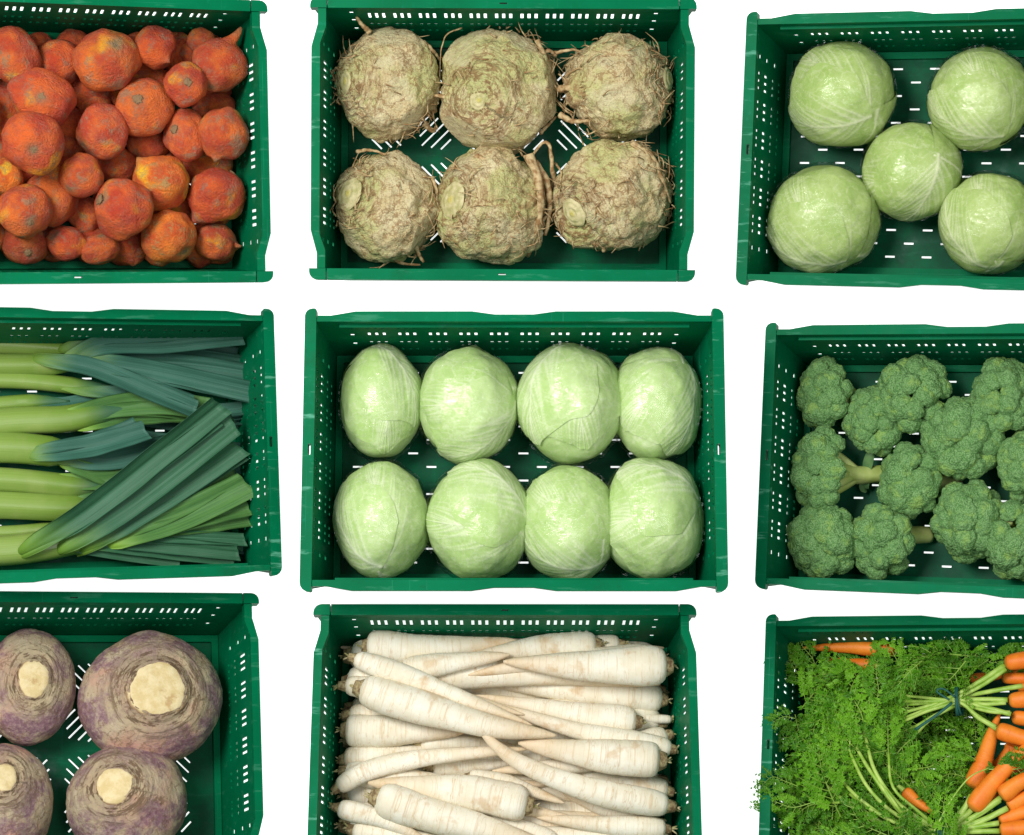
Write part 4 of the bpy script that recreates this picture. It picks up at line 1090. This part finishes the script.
PARS = [  # path in enlargement pixels from the crown to the tip, greatest width, what sets it apart
    # buried ones first
    ([(880, 150), (600, 170), (420, 200)], 60, 'tan parsnip buried under the far ones'), ([(120, 300), (400, 290), (640, 300)], 60, 'parsnip buried below the far left ones'),
    ([(920, 350), (700, 420), (480, 440)], 60, 'parsnip buried on the right side'), ([(110, 440), (400, 480), (640, 470)], 60, 'parsnip buried on the left side'),
    ([(120, 560), (420, 520), (700, 560)], 62, 'parsnip buried in the near left part'), ([(930, 620), (640, 600), (420, 560)], 60, 'parsnip buried in the near right part'),
    ([(800, 115), (640, 120), (480, 130)], 46, 'short parsnip peeping out behind the far right crown'),
    ([(110, 225), (330, 240), (560, 300)], 52, 'parsnip with a shadowed crown in the far left gap'),
    ([(255, 185), (380, 170), (525, 150)], 60, 'short parsnip under the crossing thin one, pointing right'),
    ([(95, 412), (230, 405), (400, 392)], 66, 'parsnip under the bent pale one on the left'),
    ([(700, 352), (560, 340), (438, 322)], 46, 'small parsnip in the very middle of the heap'),
    ([(300, 374), (420, 372), (560, 380)], 44, 'little tan parsnip tip in the middle'), ([(330, 432), (460, 425), (600, 405)], 40, 'narrow tan parsnip below the bent pale one'),
    ([(420, 455), (520, 470), (660, 520)], 46, 'narrow parsnip crossing below the middle'),
    ([(930, 310), (860, 308), (760, 300)], 22, 'thin parsnip end by the right wall'),
    ([(930, 385), (720, 346), (600, 312), (470, 268)], 52, 'long slim parsnip curving from the right wall to the middle'),
    ([(915, 262), (700, 240), (530, 216), (370, 204)], 72, 'parsnip with a brown half on its left, third from the far wall'),
    ([(842, 318), (700, 300), (560, 275), (440, 250)], 66, 'parsnip with its crown short of the right wall'),
    ([(165, 112), (330, 118), (542, 96)], 78, 'thick parsnip along the far wall, crown left'), ([(742, 106), (600, 112), (395, 142)], 66, 'parsnip along the far wall, dry leaf stub right'),
    ([(108, 336), (240, 340), (410, 342)], 82, 'stout short parsnip by the left wall with a stubby crown'),
    ([(150, 232), (320, 285), (480, 330), (640, 352)], 86, 'stout parsnip slanting from the left wall to the middle'),
    ([(134, 158), (260, 200), (400, 256), (580, 325)], 50, 'slim tan parsnip lying slantwise over the stout one'),
    ([(928, 178), (740, 178), (518, 165)], 90, 'thickest parsnip in the far right corner with a round scar'),
    ([(960, 492), (820, 470), (700, 440), (610, 412)], 56, 'parsnip by the right wall behind the long curved one'), ([(880, 560), (760, 530), (640, 485)], 56, 'parsnip under the long curved one on the right'),
    ([(900, 412), (740, 400), (545, 370)], 90, 'thick ringed parsnip on the right with a green crown'),
    ([(85, 482), (160, 440), (300, 408), (570, 384)], 50, 'pale bent parsnip with its crown at the left wall'),
    ([(915, 585), (760, 575), (590, 555)], 52, 'parsnip in the near right part, crown right'), ([(95, 532), (200, 560), (330, 620)], 46, 'small tan parsnip by the left wall in front'),
    ([(640, 620), (530, 570), (410, 530)], 44, 'thin parsnip between the two thick near ones'),
    ([(190, 505), (330, 550), (480, 590), (680, 650)], 88, 'thick parsnip with a purplish crown in front on the left'), ([(570, 525), (400, 490), (170, 470)], 92, 'thick parsnip with its crown in the middle, tip at the left'),
    ([(130, 585), (260, 610), (480, 640)], 60, 'parsnip at the lower picture edge on the left'),
    ([(922, 528), (740, 495), (580, 440), (490, 385), (434, 322)], 64, 'long curved parsnip with a whip-like tip on top of the heap'),
    ([(930, 660), (700, 650), (450, 680)], 76, 'parsnip in the hidden near row, crown right'), ([(110, 670), (330, 690), (620, 680)], 76, 'parsnip in the hidden near row, crown left'),
]
rgp = np.random.default_rng(12)
UNDER = []
for k in range(16):
    y = 105 + 36 * k + rgp.uniform(-8, 8); a_ = (115, 900) if k % 2 else (920, 130)
    UNDER.append(([(a_[0], y), ((a_[0] + a_[1]) / 2, y + rgp.uniform(-25, 25)), (a_[1], y + rgp.uniform(-40, 40))], 84, 'long parsnip on the bottom, crown ' + ('left' if k % 2 else 'right') + ', ' + ORD[k // 2] + ' of its side from the far wall'))
PARS = UNDER + PARS
def build_parsnips():
    c = 'pars'; placed = []
    for k, (pts, w, lab) in enumerate(PARS):
        z = .02 if k < 22 else .055
        while True:
            P = spline([at(c, 300 + x * PZ, 595 + y * PZ, z) for x, y in pts], 60)
            r = 1.08 * w / 2 * PZ * m_per_px(c, P[20]); q = P[::4]; pr = r * np.interp(np.linspace(0, 1, len(q)), [0, .1, .35, .6, .8, 1], [.7, 1, .86, .6, .38, .1])
            sh = np.array([inside(c, a, b * .9, b * .9) - a for a, b in zip(q, pr)]); sh = sh[np.abs(sh[:, :2]).argmax(0), [0, 1]]
            P2 = P + np.array([sh[0], sh[1], 0])
            ok = z > r + .004
            if ok and placed:
                A = np.concatenate([a for a, b in placed]); B = np.concatenate([b for a, b in placed])
                d = np.linalg.norm(P2[::4][:, None] - A[None], axis=2); ok = (d > .62 * (pr[:, None] + B[None])).all()
            if ok or z > .165: break
            z += .003
        P = P2
        P[:, 2] += .004 * np.sin(np.linspace(0, 3, 60) + k)
        if 'whip' in lab: P[:, 2] += .034 * np.linspace(0, 1, 60) ** 1.5; P[:, 2] += .006
        placed.append((P[::4].copy(), pr))
        base = P[0].copy(); root = thing('parsnip', lab, 'parsnip', CR[c] @ Matrix.Translation(base), 'parsnips heaped lengthwise in the crate')
        rootveg(c, root, base, P, r, M_PAR, 300 + k, .012)
        d = nz(P[0] - P[4]); rg = np.random.default_rng(k)
        L = rg.uniform(.006, .011); e = P[0] + d * L
        e = inside(c, e, .004, .004)
        v, q, tr, la, wa = tube(spline([P[2] - base, P[0] - base, e - base], 9), np.interp(np.linspace(0, 1, 9), [0, .5, 1], [.62, .5, .34]) * r, 14, mod=lambda l, a: 1 + .12 * np.cos(5 * a + 3 * l))
        cr_ = obj('crown', mk('crown', v, [q, tr], M_PCR), root)
        for j in range(int(rg.integers(3, 7))):
            dd = nz(d + rg.normal(0, .45, 3)); a = e - base - d * .002; ln = rg.uniform(.005, .013)
            tip = inside(c, base + a + dd * ln, .001, .001) - base
            v, q, tr, la, wa = tube(spline([a, (a + tip) / 2 + rg.normal(0, .001, 3), tip], 5), np.linspace(.0016, .0009, 5), 6)
            obj('leaf_stub', mk('leaf_stub', v, [q, tr], M_PST), cr_)
build_parsnips()
# ------------------------------------------------------------------ carrots
def carrot_mat():
    t = NT('carrot_skin', .48, .4); la = t.attr('la'); wa = t.attr('wa')
    v = t.comb(t.math('MULTIPLY', la, 34), t.math('MULTIPLY', t.math('SINE', t.math('MULTIPLY', wa, 6.2832)), 1.2), t.attr('vid'))
    rg = t.noise(1, 4, .7, v); big = t.noise(28, 3)
    c = t.mix(t.ramp(big, .3, .7), (.80, .18, .010), (.92, .29, .025)); c = t.mix(t.ramp(rg, .58, .70, 0, .45), c, (.50, .13, .03))
    c = t.mix(t.ramp(la, .0, .05, .7, 0), c, (.35, .20, .03))
    t.color(c); t.bump(rg, .4, .002); return t.m
M_CAR = carrot_mat()
_t = NT('carrot_stem', .42, .4); _n = _t.noise(50, 3); _t.color(_t.mix(_t.ramp(_n, .3, .7), (.24, .44, .04), (.46, .64, .14))); M_STEM = _t.m
def frond_mat(nm, a, b):
    t = NT(nm, .5, .3); n = t.noise(24, 3); f = t.noise(160, 3)
    c = t.mix(t.ramp(n, .3, .7), a, b); c = t.mix(t.ramp(f, .5, .8, 0, .4), c, (.24, .48, .05))
    c = t.mix(t.ramp(t.attr('stem'), .4, .6, 0, .85), c, (.30, .48, .08)); t.color(c); return t.m
M_FR = [frond_mat('carrot_leaf', (.040, .165, .003), (.085, .27, .008)), frond_mat('carrot_leaf_bright', (.075, .25, .006), (.17, .42, .018))]
_t = NT('rubber_band', .6, .3); _t.color(_t.mix(_t.noise(60, 3), (.01, .07, .06), (.02, .13, .10))); M_TIE = _t.m
def frond_mesh(seed):
    rg = np.random.default_rng(seed); mb = MB(); L = .10
    ra = spline([(0, 0, 0), (L * .35, rg.uniform(-.01, .01), .008), (L * .7, rg.uniform(-.02, .02), .006), (L, rg.uniform(-.03, .03), -.008 + rg.uniform(-.01, .01))], 30)
    def twig(p, r0, r1):
        v, q, tr, la, wa = tube(p, np.linspace(r0, r1, len(p)), 4); mb.add(v, q, tr, stem=1.0)
    twig(ra, .0011, .0004)
    def leaflet(o, d, n, ln):
        """small blade cut into three lobes"""
        s = np.cross(n, d)
        for a, k in ((0, 1.0), (.75, .72), (-.75, .72)):
            e = nz(d * math.cos(a) + s * math.sin(a)); x = np.cross(n, e); l = ln * k * rg.uniform(.8, 1.2); w = l * .22
            b = o + d * ln * (.12 if a else 0); dr = n * rg.uniform(-.25, .1) * l
            mb.add([b, b + e * l * .55 + x * w + n * w * .5, b + e * l + dr, b + e * l * .55 - x * w + n * w * .5], [(0, 3, 2, 1)], stem=0.0)
    for i in range(9):
        t = .16 + .80 * i / 8; j = int(t * 29); o = ra[j]; tan = nz(ra[min(29, j + 1)] - ra[j - 1])
        pl = L * .42 * (1 - .72 * t) * rg.uniform(.85, 1.15) + .006
        for sg in (-1, 1):
            nrm = nz(np.array([rg.normal(0, .25), rg.normal(0, .25), 1])); side = nz(np.cross(nrm, tan)) * sg
            d = nz(tan * .62 + side * .8 + nrm * rg.uniform(-.25, .35))
            P = spline([o, o + d * pl * .5 + nrm * .002, o + d * pl + tan * pl * .15 - nrm * .003], 10); twig(P, .0006, .0003)
            m = max(2, int(pl / .0068))
            for q_ in range(m):
                u = .25 + .75 * q_ / m; pp = P[int(u * 9)]; t2 = nz(P[min(9, int(u * 9) + 1)] - P[max(0, int(u * 9) - 1)]); s2 = nz(np.cross(nrm, t2))
                for g in (-1, 1): leaflet(pp, nz(t2 * .7 + s2 * g * .75 + nrm * rg.normal(0, .2)), nrm, .0105 * (1 - .35 * u) * rg.uniform(.8, 1.25))
            leaflet(P[-1], nz(P[-1] - P[-3]), nrm, .008)
    leaflet(ra[-1], nz(ra[-1] - ra[-3]), np.array([0, 0, 1.0]), .009)
    return mb.mesh('frond', M_FR[seed % 2], False)
FROND = [frond_mesh(700 + k) for k in range(10)]
CZ = 1 / 3.531
def cpt(x, y, z): return at('carr', 734 + x * CZ, 605 + y * CZ, z)
def carrot_part(root, base, pts, w, z, seed, name=None):
    P = spline([cpt(x, y, zz) for (x, y), zz in zip(pts, z if isinstance(z, (list, tuple)) else [z] * len(pts))], 50)
    r = .84 * w / 2 * CZ * m_per_px('carr', P[10]); P = np.array([inside('carr', p, r * .4, r * .4) for p in P])
    o, _ = rootveg('carr', root, base, P, r, M_CAR, seed, .008)
    if name: o.name = name
    return P[0]
def stem_part(root, base, pts, z, r, name='stem'):
    P = spline([cpt(x, y, zz) for (x, y), zz in zip(pts, z)], 26)
    v, q, tr, la, wa = tube(P - base, np.linspace(r, r * .6, 26), 8, .8); obj(name, mk('stem', v, [q, tr], M_STEM), root)
def stem_leaves(root, base, pts, z, k):
    """two fronds that carry a stem on where it dips into the leaves"""
    a, b = cpt(*pts[-2], z), cpt(*pts[-1], z); d = b - a; an = math.atan2(d[1], d[0])
    for j in (0, 1):
        x = pts[-1][0] + j * .35 * (pts[-2][0] - pts[-1][0]); y = pts[-1][1] + j * .35 * (pts[-2][1] - pts[-1][1])
        frond_part(root, base, x, y, z - .006 * j, an + (.25 if j else -.15) * (1 if k % 2 else -1), .02, .3 * math.sin(k * 3.7 + j), .85 + .2 * math.sin(k * 1.9 + j), k * 3 + j)
def tie_part(root, base, x, y, z, rad, ax, seed):
    o = cpt(x, y, z) - base; a = nz(ax); u = np.array([0, 0, 1.0]); w = nz(np.cross(u, a))
    for k in range(3):
        an = np.linspace(0, 2 * np.pi, 33); sh = (k - 1) * .0028 + .002 * np.sin(an + k + seed)
        P = o + (rad * np.cos(an))[:, None] * w + (rad * .8 * np.sin(an))[:, None] * u + sh[:, None] * a
        v, q, tr, la, wa = tube(P, .0016, 8, up=a); obj('rubber_band', mk('rubber_band', v, [q, tr], M_TIE), root)
def frond_part(root, base, x, y, z, ang, tilt, roll, s, k):
    p = cpt(x, y, z) - base; q = obj('frond', FROND[k % 10], root)
    q.color = (1, 1, 1, 1)
    q.matrix_local = Matrix.Translation(p) @ Matrix.Rotation(ang, 4, 'Z') @ Matrix.Rotation(-tilt, 4, 'Y') @ Matrix.Rotation(roll, 4, 'X') @ Matrix.Diagonal((s, s, s, 1))

def build_carrots():
    rg = np.random.default_rng(5)
    GRP = 'bunches of carrots with leaves'
    base = cpt(790, 340, .10); b1 = thing('carrot_bunch', 'upper bunch of carrots tied with a dark band, leaves spread left', 'carrots', CR['carr'] @ Matrix.Translation(base), GRP)
    C1 = [([(955, 205), (1080, 190), (1300, 200)], 74, .135), ([(945, 258), (1080, 262), (1280, 280)], 50, .10), ([(968, 338), (1100, 330), (1330, 350)], 66, .125), ([(980, 395), (1100, 410), (1300, 420)], 60, .11), ([(926, 440), (1040, 475), (1260, 520)], 78, .135), ([(830, 262), (920, 250), (1050, 230)], 46, .07), ([(1000, 290), (1090, 292), (1270, 300)], 52, .095), ([(960, 470), (1060, 500), (1240, 560)], 56, .09)]
    for k, (p, w, z) in enumerate(C1): carrot_part(b1, base, p, w, z, 400 + k)
    for k, (p, r) in enumerate([([(955, 212), (880, 262), (795, 312), (720, 340), (620, 352)], .0042), ([(960, 225), (890, 275), (800, 322), (700, 360), (610, 395)], .0036), ([(1020, 285), (920, 302), (805, 325), (700, 352), (600, 380)], .0040), ([(966, 335), (890, 333), (800, 335), (690, 340), (590, 340)], .0040),
                                ([(978, 386), (890, 362), (800, 345), (690, 372), (600, 410)], .0040), ([(924, 432), (860, 395), (805, 352), (720, 385), (640, 430)], .0042), ([(930, 440), (850, 385), (800, 345), (700, 330), (600, 320)], .0036), ([(960, 345), (880, 350), (800, 340), (700, 400), (650, 450)], .0034), ([(975, 380), (900, 375), (800, 350), (720, 352), (640, 370)], .0034)]):
        stem_part(b1, base, p, [.135, .135, .128 + .006 * math.sin(k * 2.3), .13, .120], r); stem_leaves(b1, base, p, .120, k)
    tie_part(b1, base, 792, 340, .125, .021, cpt(792, 340, .1) - cpt(700, 350, .1), 1)
    P = spline([cpt(770, 345, .148), cpt(720, 385, .15), cpt(640, 440, .14)], 16); v, q, tr, la, wa = tube(P - base, .0022, 8, .5); obj('rubber_band', mk('rubber_band', v, [q, tr], M_TIE), b1)
    P = spline([cpt(780, 325, .148), cpt(740, 296, .15), cpt(715, 304, .148), cpt(760, 335, .148)], 16); v, q, tr, la, wa = tube(P - base, .0015, 8, .6); obj('rubber_band', mk('rubber_band', v, [q, tr], M_TIE), b1)
    base2 = cpt(730, 790, .10); b2 = thing('carrot_bunch', 'lower bunch of carrots with long arched stems sweeping up left', 'carrots', CR['carr'] @ Matrix.Translation(base2), GRP)
    C2 = [([(840, 648), (880, 560), (915, 440), (940, 380)], 84, .115), ([(838, 724), (920, 620), (1030, 510), (1130, 420)], 80, .14), ([(940, 676), (1020, 620), (1140, 560)], 72, .145), ([(966, 712), (1040, 675), (1160, 620)], 66, .13), ([(936, 765), (1040, 725), (1180, 690)], 70, .125), ([(938, 795), (1040, 785), (1200, 760)], 70, .14), ([(930, 850), (1040, 860), (1200, 850)], 74, .13), ([(960, 520), (1040, 470), (1150, 430)], 60, .08), ([(900, 690), (990, 590), (1110, 500)], 62, .10), ([(955, 745), (1050, 700), (1180, 650)], 60, .10), ([(880, 640), (950, 540), (1000, 450)], 58, .085)]
    for k, (p, w, z) in enumerate(C2): carrot_part(b2, base2, p, w, z, 420 + k)
    for k, (p, r) in enumerate([([(838, 670), (800, 740), (730, 785), (600, 740), (490, 600), (430, 500)], .0042), ([(838, 724), (790, 765), (730, 790), (590, 710), (500, 590), (465, 470)], .0042), ([(942, 680), (850, 745), (730, 792), (610, 745), (520, 640), (480, 540)], .0042), ([(966, 716), (860, 765), (730, 795), (580, 745), (470, 640), (400, 500)], .0040),
                                ([(936, 770), (840, 785), (730, 800), (560, 760), (450, 690), (360, 600)], .0042), ([(938, 798), (840, 800), (730, 802), (600, 780), (480, 720), (400, 660)], .0042), ([(930, 850), (840, 830), (730, 808), (560, 790), (440, 730), (330, 640)], .0042), ([(940, 690), (850, 750), (730, 798), (620, 760), (540, 660), (500, 600)], .0034), ([(966, 720), (850, 775), (730, 805), (540, 775), (420, 700), (345, 700)], .0034),
                                ([(838, 680), (790, 740), (735, 785), (640, 720), (560, 640), (545, 520)], .0032)]):
        stem_part(b2, base2, p, [.14, .138, .136 + .006 * math.sin(k * 2.1), .168, .182, .160], r); stem_leaves(b2, base2, p, .150, k)
    stem_part(b2, base2, [(700, 812), (760, 700), (830, 610), (900, 575)], [.15, .155, .15, .14], .0015)
    stem_part(b2, base2, [(400, 600), (405, 520), (412, 450), (405, 380)], [.15, .16, .16, .14], .0014)
    tie_part(b2, base2, 730, 796, .128, .024, cpt(760, 790, .1) - cpt(690, 780, .1), 4)
    # leaves: the tops spread left from both ties, lowest first
    def scatter(n, x0, x1, y0, y1, z0, z1, split):
        for k in range(n):
            x, y = rg.uniform(x0, x1), rg.uniform(y0, y1)
            if x > 580 and 470 < y < 760 and z1 > .12: continue
            if 330 < x < 740 and 540 < y < 850 and z1 > .12 and rg.random() < .8: continue
            if 150 < x < 600 and 90 < y < 210 and z1 > .10: continue
            if x > 500 and 225 < y < 490 and z1 > .10: continue
            r_, b_ = (b1, base) if y < split else (b2, base2)
            ang = math.pi + rg.normal(0, .85 if x > 330 else 1.6); z = rg.uniform(z0, z1); s = rg.uniform(.7, 1.15)
            # start on the stem side so that the frond ends inside the crate
            tip = cpt(x + 60, y, z) + np.array([math.cos(ang), math.sin(ang), 0]) * .105 * s
            st_ = cpt(x + 60, y, z)
            if abs(tip[0]) > .268 or abs(tip[1]) > .166 or abs(st_[0]) > .262 or abs(st_[1]) > .158: continue
            frond_part(r_, b_, x + 60, y, z, ang, rg.normal(.05, .30), rg.normal(0, .6), s, int(rg.integers(10)))
    scatter(80, 120, 860, 150, 1000, .02, .06, 430)
    scatter(90, 40, 260, 130, 900, .05, .14, 430)
    scatter(150, 110, 840, 130, 960, .07, .12, 430)
    scatter(130, 110, 800, 110, 900, .125, .155, 430)
    for (x, y, a, z) in ((215, 400, 3.15, .195), (225, 640, 3.0, .205), (260, 300, 2.4, .12), (250, 270, 2.1, .11), (290, 260, 1.7, .11), (270, 700, 3.3, .18), (620, 260, .3, .12), (700, 240, .2, .11), (800, 200, .1, .10), (900, 180, .1, .09), (640, 240, 2.6, .12), (560, 260, .4, .12), (420, 270, 2.8, .13), (850, 520, -.9, .11), (720, 560, -1.2, .11), (660, 620, -.8, .12), (700, 720, .9, .10), (640, 580, .2, .13), (620, 640, 2.6, .13), (900, 580, .3, .145)):
        r_, b_ = (b1, base) if y < 430 else (b2, base2)
        frond_part(r_, b_, x, y, z, a, .05, rg.normal(0, .4), rg.uniform(.6, .85) * (.72 if z > .19 else 1), int(rg.integers(10)))
    for k, (p, w, z, lab) in enumerate([([(570, 162), (420, 150), (240, 142)], 64, .105, 'long carrot lying along the far wall among the leaves'), ([(500, 215), (400, 205), (290, 190)], 50, .095, 'second carrot half under the leaves, below the one along the far wall'),
                                        ([(600, 655), (660, 705), (720, 745)], 52, .125, 'short reddish carrot poking out of the leaves near the lower tie'), ([(640, 200), (665, 222), (690, 250)], 40, .10, 'small carrot end in the gap among the leaves by the far wall')]):
        b = cpt(*p[0], z); r = thing('carrot', lab, 'carrot', CR['carr'] @ Matrix.Translation(b), 'loose carrots among the leaves')
        carrot_part(r, b, p, w, z, 450 + k, 'body'); 
        d = nz(b - cpt(*p[1], z)); v, q, tr, la, wa = tube(spline([np.zeros(3), d * .006, d * .012 + np.array([0, 0, .002])], 6), np.linspace(.005, .003, 6), 8); obj('stem_stub', mk('stem_stub', v, [q, tr], M_STEM), r)
build_carrots()
